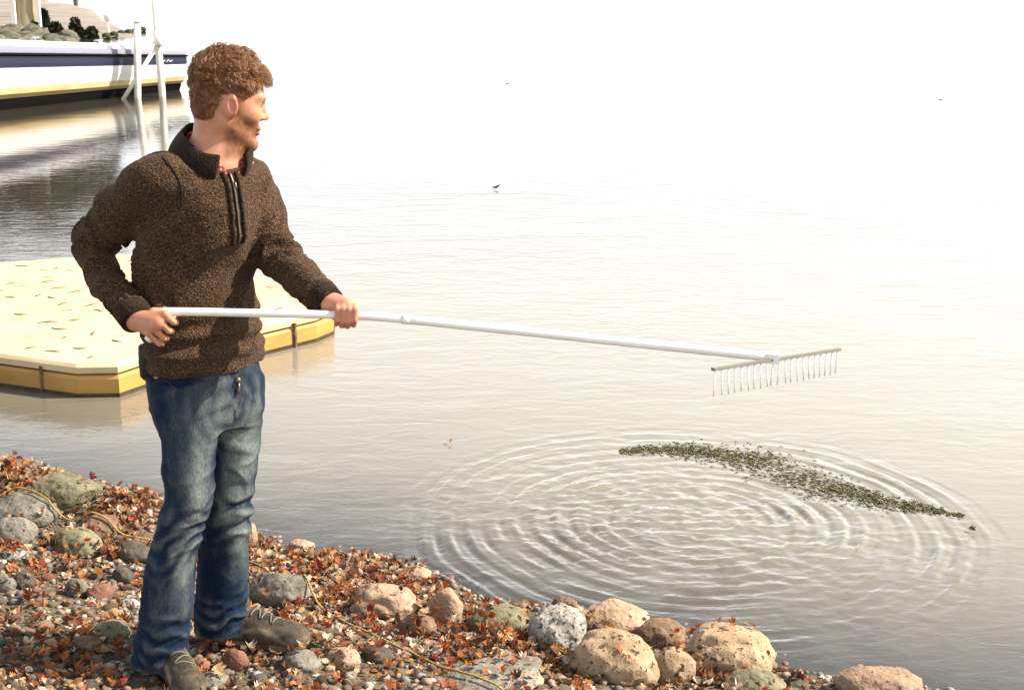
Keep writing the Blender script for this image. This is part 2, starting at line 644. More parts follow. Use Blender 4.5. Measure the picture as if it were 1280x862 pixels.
shrub(57, 14, 35, 43.0, 11, 'narrow upright dark shrub beside the tan trunk on the far bank', 1)
shrub(70, 30, 52, 40.5, 24, 'low pointed dark shrub at the water behind the boat', 2)
shrub(97, 25, 51, 40.3, 18, 'tallest dark bushy shrub behind the boat deck', 3)
shrub(114, 36, 51, 40.2, 20, 'small rounded dark shrub rightmost on the far bank', 4)
shrub(43, 30, 44, 41.2, 12, 'small dark shrub low between the tan trunk and white post', 5)

# tan trunk and white posts of the far bank
b = P(34, 40, 42.0)
t = thing('tree', (b[0], b[1], b[2] - .25), 'thick pale tan tree trunk on the far bank at top left', 'tree', 'trees on the far bank')
v, f = tube(spline([(b[0], b[1], b[2] - .5), (b[0], b[1], b[2] + .4), (b[0] + .03, b[1], b[2] + 2.0), (b[0], b[1], b[2] + 4.2)], 14), np.linspace(.36, .26, 14) * (1 + .05 * np.sin(np.arange(14) * 2.1)), 14)
part('trunk', v, f, M_tanbark, t)
v, f = leaf_cloud((b[0], b[1], b[2] + 4.9), (1.1, 1.1, 1.3), 1500, 0.16, 77)
part('crown', v, f, M_dark, t, smooth=False)
for k, (px, D, lab) in enumerate(((19, 41.6, 'white post left of the tan trunk on the far bank'), (50, 41.8, 'white post right of the tan trunk on the far bank'))):
    b = P(px, 40, D)
    t = thing('white_post', (b[0], b[1], b[2] - .2), lab, 'post', 'white posts on the far bank')
    mb = MB().box((b[0], b[1], b[2] + .65), (.055, 0, 0), (0, .055, 0), (0, 0, 1.0))
    v, f = mb.out()
    part('shaft', v, f, M_wpaint, t, smooth=False)
    mb = MB().box((b[0], b[1], b[2] + 1.68), (.08, 0, 0), (0, .08, 0), (0, 0, .03))
    v, f = mb.out()
    part('cap', v, f, M_wpaint, t, smooth=False)
b = P(136, 46, 41.5)
t = thing('lamp_post', (b[0], b[1], b[2] - .2), 'small white lamp post on the far bank above the boat', 'lamp post')
v, f = tube([(b[0], b[1], b[2] - .3), (b[0], b[1], b[2] + .42)], .025, 8)
part('pole', v, f, M_wpaint, t)
v, f = tube([(b[0], b[1], b[2] + q) for q in (.42, .44, .56, .60, .64)], [.05, .09, .11, .12, .02], 10)
part('lamp_head', v, f, M_wpaint, t)

# riprap under the far bank
M_rip = noise_mat('riprap', [(0.3, (0.045, 0.042, 0.03)), (0.7, (0.15, 0.14, 0.105))], scale=3, rough=0.9, bump=.5)


def ico(sub=2):
    import bmesh
    bm = bmesh.new()
    bmesh.ops.create_icosphere(bm, subdivisions=sub, radius=1)
    v = np.array([x.co[:] for x in bm.verts])
    f = [[q.index for q in p.verts] for p in bm.faces]
    bm.free()
    return v, f


ICO = {k: ico(k) for k in (1, 2, 3, 4, 5)}


def rock_verts(sub, rad, seed, rough=0.28, yaw=None, facet=0.5):
    v, f = ICO[sub]
    g = np.random.default_rng(seed)
    o = g.random(3) * 50
    d = 1 + rough * fbm(v * 1.1 + o, seed, 3) + rough * .25 * vnoise(v * 4 + o, seed + 5)
    # a few planar cuts make it a broken stone rather than a ball
    for k in range(int(7 * facet) + 2):
        n = nrm(g.normal(size=3))
        h = 0.72 + 0.25 * g.random()
        dd = v @ n * d
        d = np.where(dd > h, d * (1 - facet * (1 - h / np.maximum(dd, 1e-6))), d)
    w = v * d[:, None] * np.asarray(rad)
    if sub >= 3:
        w = w + v * (fbm(v * 6 + o, seed + 9, 3) * 0.025 * min(rad))[:, None]
    a = g.random() * 6.28 if yaw is None else yaw
    c, s = math.cos(a), math.sin(a)
    return np.stack([w[:, 0] * c - w[:, 1] * s, w[:, 0] * s + w[:, 1] * c, w[:, 2]], 1), f


mb = MB()
for k in range(150):
    p = G(random.triangular(-60, 100, -10), random.uniform(42, 57), 0.1)
    z = max(0, float(far_z(np.array([[p[0]]]), np.array([[p[1]]]))[0, 0]))
    rr = random.uniform(.14, .34)
    v, f = rock_verts(2, (rr, rr, rr * .8), 900 + k)
    mb.add(v + np.array([p[0], p[1], z]), f)
v, f = mb.out()
put('riprap', mesh('riprap', v, f, M_rip, False), kind='stuff', label='grey broken rock heaped along the far bank', category='rocks')

# floating line of small buoys off the end of the far bank
b0, b1 = G(128, 48, 0.03), G(182, 38, 0.03)
t = thing('buoy_line', b0, 'line of small dark floats trailing off the far bank', 'buoy line')
v, f = tube(spline([b0, (b0 + b1) / 2 + [0.1, 0, 0], b1], 12), .02, 5)
part('rope', v, f, M_bark, t)
for k in range(6):
    v, f = rock_verts(2, (.13, .13, .10), 70 + k, .05)
    part('float', v + b0 + (b1 - b0) * (k + .5) / 6 + [0, 0, .03], f, M_dark, t)

# ------------------------------------------------------------------ moored boat
M_gel = noise_mat('white_gelcoat', [(0.3, (0.70, 0.69, 0.64)), (0.7, (0.82, 0.80, 0.75))], scale=1.5, rough=0.25, spec=0.5)
M_navy = plain('navy_gelcoat', (0.012, 0.016, 0.042), rough=0.35, spec=0.25, scale=2)
M_cream = noise_mat('stained_cream', [(0.3, (0.55, 0.38, 0.16)), (0.7, (0.74, 0.60, 0.36))], scale=1.6, stretch=(1, 1, 4), rough=0.4)
M_lav = plain('grey_vinyl', (0.20, 0.20, 0.27), rough=0.5)
M_black = plain('black_rail_hull_shade', (0.006, 0.006, 0.006), rough=0.8, spec=.05)
bl, br_ = G(0, 139), G(226, 113)
u = nrm(br_ - bl)            # along the boat, to its square end at the right
n_ = np.array([u[1], -u[0], 0])   # outward side, towards the camera
t = thing('moored_boat', br_, 'white boat with a navy stripe moored at top left', 'boat')
LB = float(np.linalg.norm(br_ - bl))
st = np.linspace(-1.5, LB + .05, 15)


def hs(s):
    return np.interp(s, [-1.5, 0, LB], [1.04, 1.0, 0.70])


def strip(prof, off=0.0, both=True):
    """a band of the hull: prof is a list of (out, height) running upwards"""
    v, f = [], []
    m = len(prof)
    for s in st:
        taper = 1.0
        o = bl + u * s
        for (q, h) in prof:
            v.append(o + n_ * (q + off) + np.array([0, 0, h * hs(s)]))
    for i in range(len(st) - 1):
        for k in range(m - 1):
            a = i * m + k
            f.append([a, a + m, a + m + 1, a + 1])
    k0 = len(v)
    for i, s in enumerate(st):            # the far side, closing the band into a body
        o = bl + u * s
        for (q, h) in (prof[0], prof[-1]):
            v.append(o + n_ * (-2.1 - q - off) + np.array([0, 0, h * hs(s)]))
    for i in range(len(st) - 1):
        a = k0 + 2 * i
        f.append([a + 1, a + 3, a + 2, a])
        f.append([i * m + m - 1, (i + 1) * m + m - 1, a + 3, a + 1])
        f.append([i * m, a, a + 2, (i + 1) * m])
    e = (len(st) - 1) * m
    ke = k0 + 2 * (len(st) - 1)
    f.append([e + k for k in range(m)] + [ke + 1, ke])
    f.append(([0 + k for k in range(m)] + [k0 + 1, k0])[::-1])
    return v, f


hull = part('hull_bottom', *strip([(-.16, -.25), (-.05, .06), (-.02, .165)]), M_black, t, smooth=False)  # black band: the shadow under the hull put into its colour
part('lower_hull', *strip([(-.02, .17), (.05, .24), (.08, .335)]), M_cream, t, smooth=False)
part('topside', *strip([(.08, .338), (.11, .50), (.12, .635)]), M_gel, t, smooth=False)
stripe = part('stripe', *strip([(.128, .637), (.132, .70), (.132, .805)]), M_navy, t, smooth=False)
part('rub_rail', *strip([(.15, .807), (.175, .83), (.15, .855)]), M_black, t, smooth=False)
part('bulwark', *strip([(.12, .858), (.119, .90), (.112, .955)]), M_lav, t, smooth=False)
part('deck', *strip([(.06, .957), (.05, 1.0), (-.02, 1.045)]), M_gel, t, smooth=False)
for k in range(2):           # illegible white lettering near the end of the stripe
    mb = MB()
    s = LB - .62 + k * .17
    o = bl + u * s + n_ * .137
    pts = spline([o + u * .0 + [0, 0, .68 * hs(s)], o + u * .05 + [0, 0, .735 * hs(s)], o + u * .09 + [0, 0, .69 * hs(s)], o + u * .14 + [0, 0, .72 * hs(s)]], 10)
    v, f = tube(pts, .007, 5)
    part('lettering', v, f, M_gel, stripe, t)
for s in (-0.4, .9, 2.2, LB - .35):
    o = bl + u * s - n_ * .15 + np.array([0, 0, 1.04 * hs(s)])
    v, f = tube([o - u * .09 + [0, 0, .05], o + u * .09 + [0, 0, .05]], .018, 6)
    w, g = tube([o, o + [0, 0, .05]], .02, 6)
    v, f = MB().add(v, f).add(w, g).out()
    part('cleat', v, f, M_lav, t)

# ------------------------------------------------------------------ white boat lift standing in the water
M_lift = noise_mat('lift_paint', [(0.3, (0.58, 0.55, 0.44)), (0.7, (0.76, 0.74, 0.66))], scale=6, rough=0.5)
pa, pb = G(172, 123), G(203, 121)
t = thing('boat_lift', (pa + pb) / 2, 'white post frame of a boat lift standing in front of the boat', 'boat lift')
v, f = tube([pa + [0, 0, -.9], pa, P(171.5, 28, pa[1])], .056, 10)
post = part('post', v, f, M_lift, t)
tp = P(171.5, 28, pa[1])
v, f = tube([tp - [0, 0, .01], tp + [0, 0, .03]], .064, 10)
part('post_cap', v, f, M_lift, post, t)
v, f = tube([pb + [0, 0, -.9], pb, P(193, -6, pb[1])], .056, 10)
part('post', v, f, M_lift, t)
v, f = tube([P(197, 56, pb[1] - .09), P(153, 126, pb[1] - .40)], .035, 8)
part('brace', v, f, M_lift, t)
v, f = tube([P(196, 40, pb[1] - .05), P(199, 58, pb[1] - .11)], .075, 8)
part('collar', v, f, M_lift, t)
v, f = tube([P(153, 126, pb[1] - .40), P(153, 126, pb[1] - .40) + [.10, .0, -.7]], .035, 8)
part('brace', v, f, M_lift, t)

# ------------------------------------------------------------------ floating dock
M_dock = noise_mat('dock_plastic', [(0.3, (0.46, 0.345, 0.20)), (0.7, (0.58, 0.465, 0.29))], scale=3.0, rough=0.55, bump=.25, bscale=60, bdist=.004)
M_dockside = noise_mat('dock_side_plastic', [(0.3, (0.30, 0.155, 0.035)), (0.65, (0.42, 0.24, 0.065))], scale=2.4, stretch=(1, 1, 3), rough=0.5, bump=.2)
M_dockdark = noise_mat('dock_dark_brown', [(0.3, (0.07, 0.045, 0.025)), (0.7, (0.22, 0.14, 0.08))], scale=30, rough=0.9)  # dark brown mottle for most tread marks and the module seams
DZ = 0.185
D_in = [G(-330, 430, 0), G(0, 483, 0), G(98, 497, 0), G(150, 496, 0), G(184, 484, 0), G(300, 451, 0), G(396, 427, 0), G(417, 418, 0), G(418, 404, 0),
        G(330, 380, 0), G(150, 347, 0), G(-120, 370, 0), G(-330, 395, 0)]
D_in = np.array(D_in)
cen = D_in.mean(0)
t = thing('floating_dock', (cen[0], cen[1], 0), 'tan plastic floating dock on the water behind the man', 'dock')


def ring(sc, z):
    d = D_in - cen
    l = np.linalg.norm(d, axis=1)[:, None]
    return cen + d * ((l + sc) / l) + np.array([0, 0, z])


def rings(rs, captop=False, capbot=False):
    v = np.vstack(rs)
    n = len(D_in)
    f = []
    for i in range(len(rs) - 1):
        for k in range(n):
            k2 = (k + 1) % n
            f.append([i * n + k, i * n + k2, (i + 1) * n + k2, (i + 1) * n + k])
    if captop:
        f.append([(len(rs) - 1) * n + k for k in range(n)])
    if capbot:
        f.append(list(range(n))[::-1])
    return v, f


side = part('float_side', *rings([ring(-.05, -.20), ring(0, -.08), ring(0, .10), ring(-.01, .118), ring(-.035, .120), ring(-.035, .128)], True, True), M_dockside, t, smooth=False)
top = part('deck_top', *rings([ring(-.03, .128), ring(-.004, .132), ring(-.002, .165), ring(-.02, .182), ring(-.05, DZ)], True, True), M_dock, t, smooth=False)


def in_poly(x, y, poly):
    c = False
    j = len(poly) - 1
    for i in range(len(poly)):
        if (poly[i][1] > y) != (poly[j][1] > y) and x < (poly[j][0] - poly[i][0]) * (y - poly[i][1]) / (poly[j][1] - poly[i][1]) + poly[i][0]:
            c = not c
        j = i
    return c


e1 = nrm(D_in[6] - D_in[4])   # along the right-hand edge
e2 = nrm(D_in[1] - D_in[2])
inner = ring(-.14, 0)
k = 0
for i in range(-3, 22):      # short curved tread marks moulded into the deck
    for j in range(-3, 22):
        if k >= 150:
            break
        o = D_in[3] + e1 * (i * .215 + (j % 2) * .1) + e2 * (j * .20 + .06)
        o = o + np.array([random.uniform(-.07, .07), random.uniform(-.07, .07), 0])
        if not in_poly(o[0], o[1], inner):
            continue
        kind = random.random()
        rot = random.gauss(0, .5) + (0 if kind < .5 else 1.6)
        a = e1 * math.cos(rot) + e2 * math.sin(rot)
        c = np.cross([0, 0, 1.0], a)
        ln = random.uniform(.03, .06)
        bend = random.uniform(-.02, .02)
        pts = spline([o - a * ln, o + c * bend, o + a * ln], 6)
        v, f = tube(pts + np.array([0, 0, DZ - .001]), [.003, .007, .009, .008, .007, .003], 5)
        part('tread_mark', v, f, M_dockdark if random.random() < .72 else M_dock, top, t)
        k += 1
# gap shadow under the dock painted as a dark band at the water, then seams between the float modules on the sides
part('waterline_shade_band', *rings([ring(.003, -.07), ring(.004, .004), ring(.003, .022), ring(-.02, .024)], False, False), noise_mat('waterline_shade', [(.3, (.02, .014, .006)), (.7, (.07, .045, .018))], scale=12, rough=.7), side, t, smooth=False)
for (a, c) in ((4, 6), (2, 1)):
    for q in ((.86,) if (a, c) == (4, 6) else ((.45,) if c == 1 else (.25,))):
        o = D_in[a] + (D_in[c] - D_in[a]) * q
        al = nrm(D_in[c] - D_in[a])
        outw = nrm(np.array([o[0] - cen[0], o[1] - cen[1], 0]))
        v, f = MB().box(o + outw * .001 + [0, 0, .04], al * .007, outw * .008, np.array([0, 0, .110])).out()
        part('module_seam', v, f, M_dockdark, side, t, smooth=False)
for px, py in ((40, 468), (150, 470)):
    o = G(px, py, .1)

# ------------------------------------------------------------------ stones on the shore
GBVH = BVHTree.FromPolygons(gv.tolist(), gf.tolist())


def ghit(px, py):
    r = GBVH.ray_cast(Vector(EYE), Vector(ray(px, py)))
    return np.array(r[0])


def stone_mat(name, lo, mid, hi, speck=None, moss=None):
    return noise_mat(name, [(0.28, lo), (0.5, mid), (0.72, hi)], scale=14, detail=8, rough=0.88, bump=.7, bscale=55, bdist=.012, spec=.2,
                     random_tint=.16, speck=speck, rgh=.7)


ST = {
    'grey': stone_mat('grey_stone', (.075, .070, .058), (.145, .135, .112), (.24, .225, .19), (70, .60, (.04, .036, .03))),
    'olive': stone_mat('lichen_grey_stone', (.075, .070, .042), (.14, .13, .082), (.23, .21, .14), (45, .58, (.06, .06, .03))),
    'dark': stone_mat('dark_stone', (.03, .027, .022), (.065, .057, .046), (.125, .11, .09)),
    'tan': stone_mat('tan_granite', (.17, .115, .065), (.30, .215, .135), (.42, .32, .215), (55, .60, (.06, .042, .026))),
    'pink': stone_mat('pink_granite', (.175, .115, .072), (.29, .20, .135), (.40, .295, .215), (60, .62, (.10, .06, .045))),
    'white': stone_mat('speckled_white_granite', (.16, .15, .13), (.27, .255, .225), (.37, .35, .31), (85, .55, (.06, .06, .055))),
    'brown': stone_mat('brown_stone', (.07, .042, .026), (.14, .088, .056), (.23, .155, .10), (50, .6, (.04, .027, .018))),
    'red': stone_mat('red_brown_stone', (.10, .045, .03), (.18, .088, .057), (.28, .155, .105)),
}
ROCKS = [   # x0, y0, x1, y1, colour, facet, label
    (28, 588, 126, 648, 'olive', .75, 'large pointed grey-olive boulder at the waterline at far left'),
    (-14, 612, 82, 662, 'grey', .6, 'flat pale grey boulder under the yellow rope at the left edge'),
    (62, 656, 122, 702, 'olive', .4, 'rounded olive-grey boulder below the yellow rope, left of the man'),
    (-10, 645, 46, 690, 'grey', .6, 'blocky dark-sided grey boulder at the left edge below the rope'),
    (100, 640, 152, 674, 'brown', .7, 'dark brown wedge of rock between the rope and the leaf mound'),
    (143, 672, 188, 710, 'dark', .4, 'dark grey stone touching the back of the jeans'),
    (312, 710, 382, 768, 'grey', .5, 'mossy grey boulder beside the yellow rope right of the legs'),
    (444, 726, 522, 784, 'pink', .8, 'angular pale pink boulder lying in the red leaves'),
    (496, 764, 546, 800, 'brown', .6, 'brown rock leaning under the pink boulder'),
    (534, 736, 577, 786, 'pink', .5, 'upright pinkish-grey stone right of the pink boulder'),
    (588, 754, 660, 798, 'olive', .25, 'smooth flat olive-grey boulder near the water in the middle'),
    (658, 756, 732, 822, 'white', .5, 'black-and-white speckled granite boulder'),
    (722, 750, 808, 800, 'pink', .45, 'pinkish tan boulder behind the big round granite one'),
    (711, 786, 824, 866, 'tan', .2, 'big round tan granite boulder at the bottom edge'),
    (794, 771, 857, 816, 'brown', .35, 'dark brown boulder at the waterline between two tan ones'),
    (812, 809, 867, 862, 'tan', .3, 'smaller tan boulder between the two big round ones'),
    (852, 776, 966, 858, 'tan', .25, 'large tan boulder with a stained face, nearest the water on the right'),
    (908, 836, 978, 876, 'olive', .3, 'grey-green stone in front of the large tan boulder'),
    (1044, 829, 1150, 884, 'pink', .35, 'pale tan boulder farthest right at the bottom edge'),
    (598, 784, 642, 810, 'tan', .4, 'small tan stone in front of the olive-grey boulder'),
    (552, 822, 684, 866, 'grey', .7, 'flat grey slab at the end of the yellow rope'),
    (277, 810, 312, 842, 'red', .2, 'round red-brown stone in front of the rear shoe'),
    (232, 819, 264, 842, 'red', .6, 'flat reddish stone between the two shoes'),
    (246, 838, 286, 864, 'grey', .4, 'grey stone at the bottom edge between the shoes'),
    (404, 806, 452, 840, 'pink', .4, 'pale pinkish stone left of the yellow rope near the bottom'),
    (352, 812, 400, 844, 'grey', .4, 'grey stone in front of the rear shoe tip'),
    (622, 836, 676, 862, 'pink', .5, 'small pink stone on the grey slab at the bottom edge'),
    (4, 684, 34, 704, 'white', .5, 'small whitish stone at the left edge below the boulders'),
    (-8, 716, 20, 745, 'grey', .4, 'grey stone cut by the left edge of the picture'),
    (16, 712, 44, 742, 'dark', .4, 'dark grey stone second from the left edge'),
    (80, 722, 112, 750, 'grey', .3, 'rounded grey stone lying mid-way along the left gravel'),
    (108, 728, 142, 756, 'red', .5, 'reddish tan stone beside the rounded grey one on the left gravel'),
    (146, 744, 176, 768, 'white', .5, 'pale stone close to the shin of the front leg'),
    (140, 708, 166, 734, 'dark', .3, 'dark round stone behind the front knee'),
    (118, 772, 160, 804, 'olive', .5, 'olive stone left of the jeans hem'),
    (90, 792, 128, 818, 'brown', .6, 'flat brown stone at the lower left'),
    (452, 806, 492, 832, 'dark', .5, 'dark stone under the lower end of the yellow rope'),
    (300, 652, 322, 690, 'pink', .5, 'narrow pink stone just behind the rear knee at the waterline'),
    (362, 672, 392, 690, 'pink', .6, 'small flat pink stone on the leafy water edge'),
    (690, 744, 722, 762, 'brown', .4, 'small brown stone at the water edge above the speckled granite'),
    (505, 706, 540, 728, 'tan', .4, 'small tan stone half sunk at the leafy water edge'),
    (975, 846, 1010, 866, 'dark', .4, 'dark stone in the red leaves at the bottom right'),
]
rock_objs = []
for k, (x0, y0, x1, y1, col, fac, lab) in enumerate(ROCKS):
    cx, h = (x0 + x1) / 2, (y1 - y0)
    hit = ghit(cx, y1 - .22 * h)
    m = mpp(hit)
    rx = (x1 - x0) / 2 * m
    ry = rx * (.85 if k % 3 else .7)
    dep = math.atan2(H - hit[2], hit[1])
    hh = h / 2 * m
    rz = math.sqrt(max((hh * hh - (ry * math.sin(dep)) ** 2), (.38 * hh) ** 2)) / math.cos(dep)
    c = P(cx, (y0 + y1) / 2 + .05 * h, hit[1] + ry * .35)
    sub = 5 if (x1 - x0) > 60 else 4
    v, f = rock_verts(sub, (rx * 1.06, ry, rz * 1.06), 40 + k * 7, .20 + .18 * fac, yaw=random.uniform(-.35, .35), facet=fac)
    o = put('boulder' if (x1 - x0) > 40 else 'stone', mesh('stone', v, f, ST[col]), loc=tuple(c), label=lab, category='rock', group='stones on the shore')
    rock_objs.append((v + c, f))

# cobbles: eight shapes shared by copies
cob_me = {}
for col in ('grey', 'olive', 'dark', 'tan', 'brown', 'red', 'white', 'pink'):
    cob_me[col] = []
    for s in range(3):
        v, f = rock_verts(3, (1, .8, .6), 500 + s * 13 + len(cob_me) * 3, .25, facet=.4)
        cob_me[col].append(mesh('cobble', v, f, ST[col]))
CW = {'grey': 'grey', 'olive': 'olive-grey', 'dark': 'dark', 'tan': 'tan', 'brown': 'brown', 'red': 'reddish', 'white': 'whitish', 'pink': 'pinkish'}


def rock_clear(px, py, pad):
    for (x0, y0, x1, y1, *_r) in ROCKS:
        if x0 - pad < px < x1 + pad and y0 - pad < py < y1 + pad:
            return False
    return True


import re
REFS = []
for (x0, y0, x1, y1, _c, _f, lab_) in ROCKS:
    if x1 - x0 > 40:
        sh = re.split(r' (?:at|under|below|between|touching|beside|lying|leaning|right of|near|in|with|close|behind|left of|on|half|farthest)\b', lab_)[0]
        REFS.append(((x0 + x1) / 2, (y0 + y1) / 2, sh))
cob_rec = []
n = 0
tries = 0
seen = []
while n < 190 and tries < 8000:
    tries += 1
    px, py = random.uniform(-5, 720), random.uniform(650, 866)
    if py < np.interp(px, [0, 200, 320, 450, 545, 620, 720], [690, 700, 705, 725, 750, 775, 800]) or not rock_clear(px, py, 2):
        continue
    sz = random.choice([5.5, 6, 7, 7, 8, 9, 10, 12])
    if any((px - a) ** 2 + ((py - b) * 1.5) ** 2 < (sz + c) ** 2 for a, b, c in seen):
        continue
    seen.append((px, py, sz))
    hit = ghit(px, py)
    if math.hypot(hit[0] + .96, hit[1] - 3.78) < .14 or math.hypot(hit[0] + .72, hit[1] - 3.97) < .16:
        continue
    r = sz * mpp(hit)
    col = random.choices(['grey', 'olive', 'dark', 'tan', 'brown', 'red', 'white', 'pink'], [5, 4, 4, 3, 4, 2, 1, 1])[0]
    side_ = 'left of the man' if px < 165 else ('in front of the man' if px < 400 else 'right of the man')
    rf = min(REFS, key=lambda q: (q[0] - px) ** 2 + ((q[1] - py) * 1.6) ** 2)
    dx_, dy_ = px - rf[0], (py - rf[1]) * 1.6
    rel = ('right of' if dx_ > 0 else 'left of') if abs(dx_) > abs(dy_) else ('in front of' if dy_ > 0 else 'behind')
    lab_ = '%s %s cobble %s the %s' % ('tiny' if sz < 6.5 else ('small' if sz < 9 else 'fist-sized'), CW[col], rel, rf[2])
    o = put('cobble', random.choice(cob_me[col]), loc=(hit[0], hit[1], hit[2] + r * .12), label=lab_, category='cobble', group='cobbles among the leaves on the shore')
    cob_rec.append((lab_, px, o))
    o.scale = (r, r, r)
    o.rotation_euler = (random.uniform(-.3, .3), random.uniform(-.3, .3), random.uniform(0, 6.28))
    n += 1

by = {}
for lab_, px, o in cob_rec:
    by.setdefault(lab_, []).append((px, o))
for lab_, q in by.items():
    if len(q) > 1:
        q.sort(key=lambda w: w[0])
        for i, (px, o) in enumerate(q):
            if len(q) == 2:
                o['label'] = lab_ + (', left one of two' if i == 0 else ', right one of two')
            else:
                o['label'] = lab_ + ', %s from left' % ['first', 'second', 'third', 'fourth', 'fifth', 'sixth', 'seventh', 'eighth'][min(i, 7)]

# pebbles too small and too many to count
pv, pf, pc = [], [], []
mb = MB()
PAL = np.array([(.20, .19, .17), (.12, .11, .10), (.25, .21, .165), (.22, .155, .11), (.31, .28, .24), (.13, .098, .072), (.19, .115, .08)])
npb = 15000
XY = np.stack([rng.uniform(-3.3, 1.9, npb), rng.uniform(3.2, 6.6, npb)], 1)
s_ = np.interp(XY[:, 0], SHX, SHY) - XY[:, 1]
XY = XY[(s_ > -.5)]
Zp = ground_z(XY[:, 0], XY[:, 1])
base = [rock_verts(1, (1, .8, .6), 300 + q, .25)[0] for q in range(10)]
fb = np.array(ICO[1][1])
V, Fc, Cc = [], [], []
for i in range(len(XY)):
    r = random.choice([.006, .008, .010, .012, .016, .021])
    b_ = base[i % 10] * r
    a = random.uniform(0, 6.28)
    ca, sa = math.cos(a), math.sin(a)
    b_ = np.stack([b_[:, 0] * ca - b_[:, 1] * sa, b_[:, 0] * sa + b_[:, 1] * ca, b_[:, 2]], 1)
    V.append(b_ + [XY[i, 0], XY[i, 1], Zp[i] + r * .25])
    Fc.append(fb + i * 12)
    Cc.append(np.repeat(PAL[rng.integers(0, 7)][None] * rng.uniform(.7, 1.25), 12, 0))
put('pebbles', mesh('pebbles', np.vstack(V), np.vstack(Fc), attr_mat('pebble_stone', 'tint', jitter=.2), True, {'tint': np.vstack(Cc)}),
    kind='stuff', label='fine mixed pebbles covering the shore', category='pebbles')

# ------------------------------------------------------------------ fallen leaves
allv, allf = [gv], [gf.tolist()]
bv, bf, off = [gv], [gf], len(gv)
tri = [list(q) for q in gf]
for v, f in rock_objs:
    tri += [[i + off for i in q] for q in f]
    bv.append(v)
    off += len(v)
SHORE = BVHTree.FromPolygons([tuple(q) for q in np.vstack(bv)], tri)


def drop(x, y):
    r = SHORE.ray_cast(Vector((x, y, 3)), Vector((0, 0, -1)))
    return r[0], r[1]


# ------------------------------------------------------------------ yellow rope across the stones
M_rope = noise_mat('yellow_rope', [(0.3, (.22, .135, .03)), (0.7, (.40, .27, .07))], scale=160, rough=.7, bump=.6, bscale=300, bdist=.003)
RP = [(-40, 634), (0, 638), (35, 642), (62, 650), (100, 658), (135, 668), (170, 676), (215, 686), (270, 696), (316, 708), (345, 727), (372, 747), (402, 766), (432, 783), (470, 800), (510, 819), (560, 842), (600, 858), (640, 876)]
pts = []
for (px, py) in RP:
    h = ghit(px, py)
    pts.append(h)
pts = spline(pts, 190)
for i in range(len(pts)):
    loc, nor = drop(pts[i][0], pts[i][1])
    pts[i][2] = loc.z + .016
zs = pts[:, 2].copy()
for _ in range(14):          # a taut rope rides over the high points
    zs[1:-1] = np.maximum(zs[1:-1], .5 * (zs[:-2] + zs[2:]) - .0008)
pts[:, 2] = zs
strands = MB()
arc = np.concatenate([[0], np.cumsum(np.linalg.norm(np.diff(pts, axis=0), axis=1))])
fine = np.linspace(0, arc[-1], 620)
pf_ = np.stack([np.interp(fine, arc, pts[:, k]) for k in range(3)], 1)
tt = np.gradient(pf_, axis=0)
tt /= np.linalg.norm(tt, axis=1)[:, None]
sd_ = np.cross(tt, [0, 0, 1.0])
sd_ /= np.linalg.norm(sd_, axis=1)[:, None]
upv = np.cross(sd_, tt)
t = thing('yellow_rope', pts[95], 'thin yellow rope running over the stones behind the man', 'rope')
for k in range(3):
    ph = fine / .035 * 2 * math.pi + k * 2.094
    v, f = tube(pf_ + sd_ * (.0020 * np.cos(ph))[:, None] + upv * (.0020 * np.sin(ph))[:, None], .0024, 5)
    part('strand', v, f, M_rope, t)

def leaf_shape(kind):
    """half-outline of a leaf, lobed or plain, as (along, across) pairs"""
    if kind == 0:
        return [(0, .02), (.12, .10), (.2, .30), (.3, .16), (.42, .42), (.55, .2), (.68, .36), (.8, .14), (1, .0)]
    if kind == 1:
        return [(0, .02), (.15, .2), (.4, .34), (.7, .24), (.9, .08), (1, 0)]
    return [(0, .02), (.05, .16), (.2, .48), (.3, .22), (.55, .52), (.6, .2), (.8, .2), (1, 0)]


def leaf_mesh(kind, curl, twist):
    h = leaf_shape(kind)
    v, f = [], []
    for (a, w) in h:
        zc = curl * ((a - .45) ** 2) * 1.6
        for s in (-1, 0, 1):
            v.append((a - .5, s * w, zc + abs(s) * w * curl * 1.4 + s * w * twist))
    for i in range(len(h) - 1):
        for k in (0, 1):
            q = i * 3 + k
            f.append([q, q + 1, q + 4, q + 3])
    return np.array(v), f


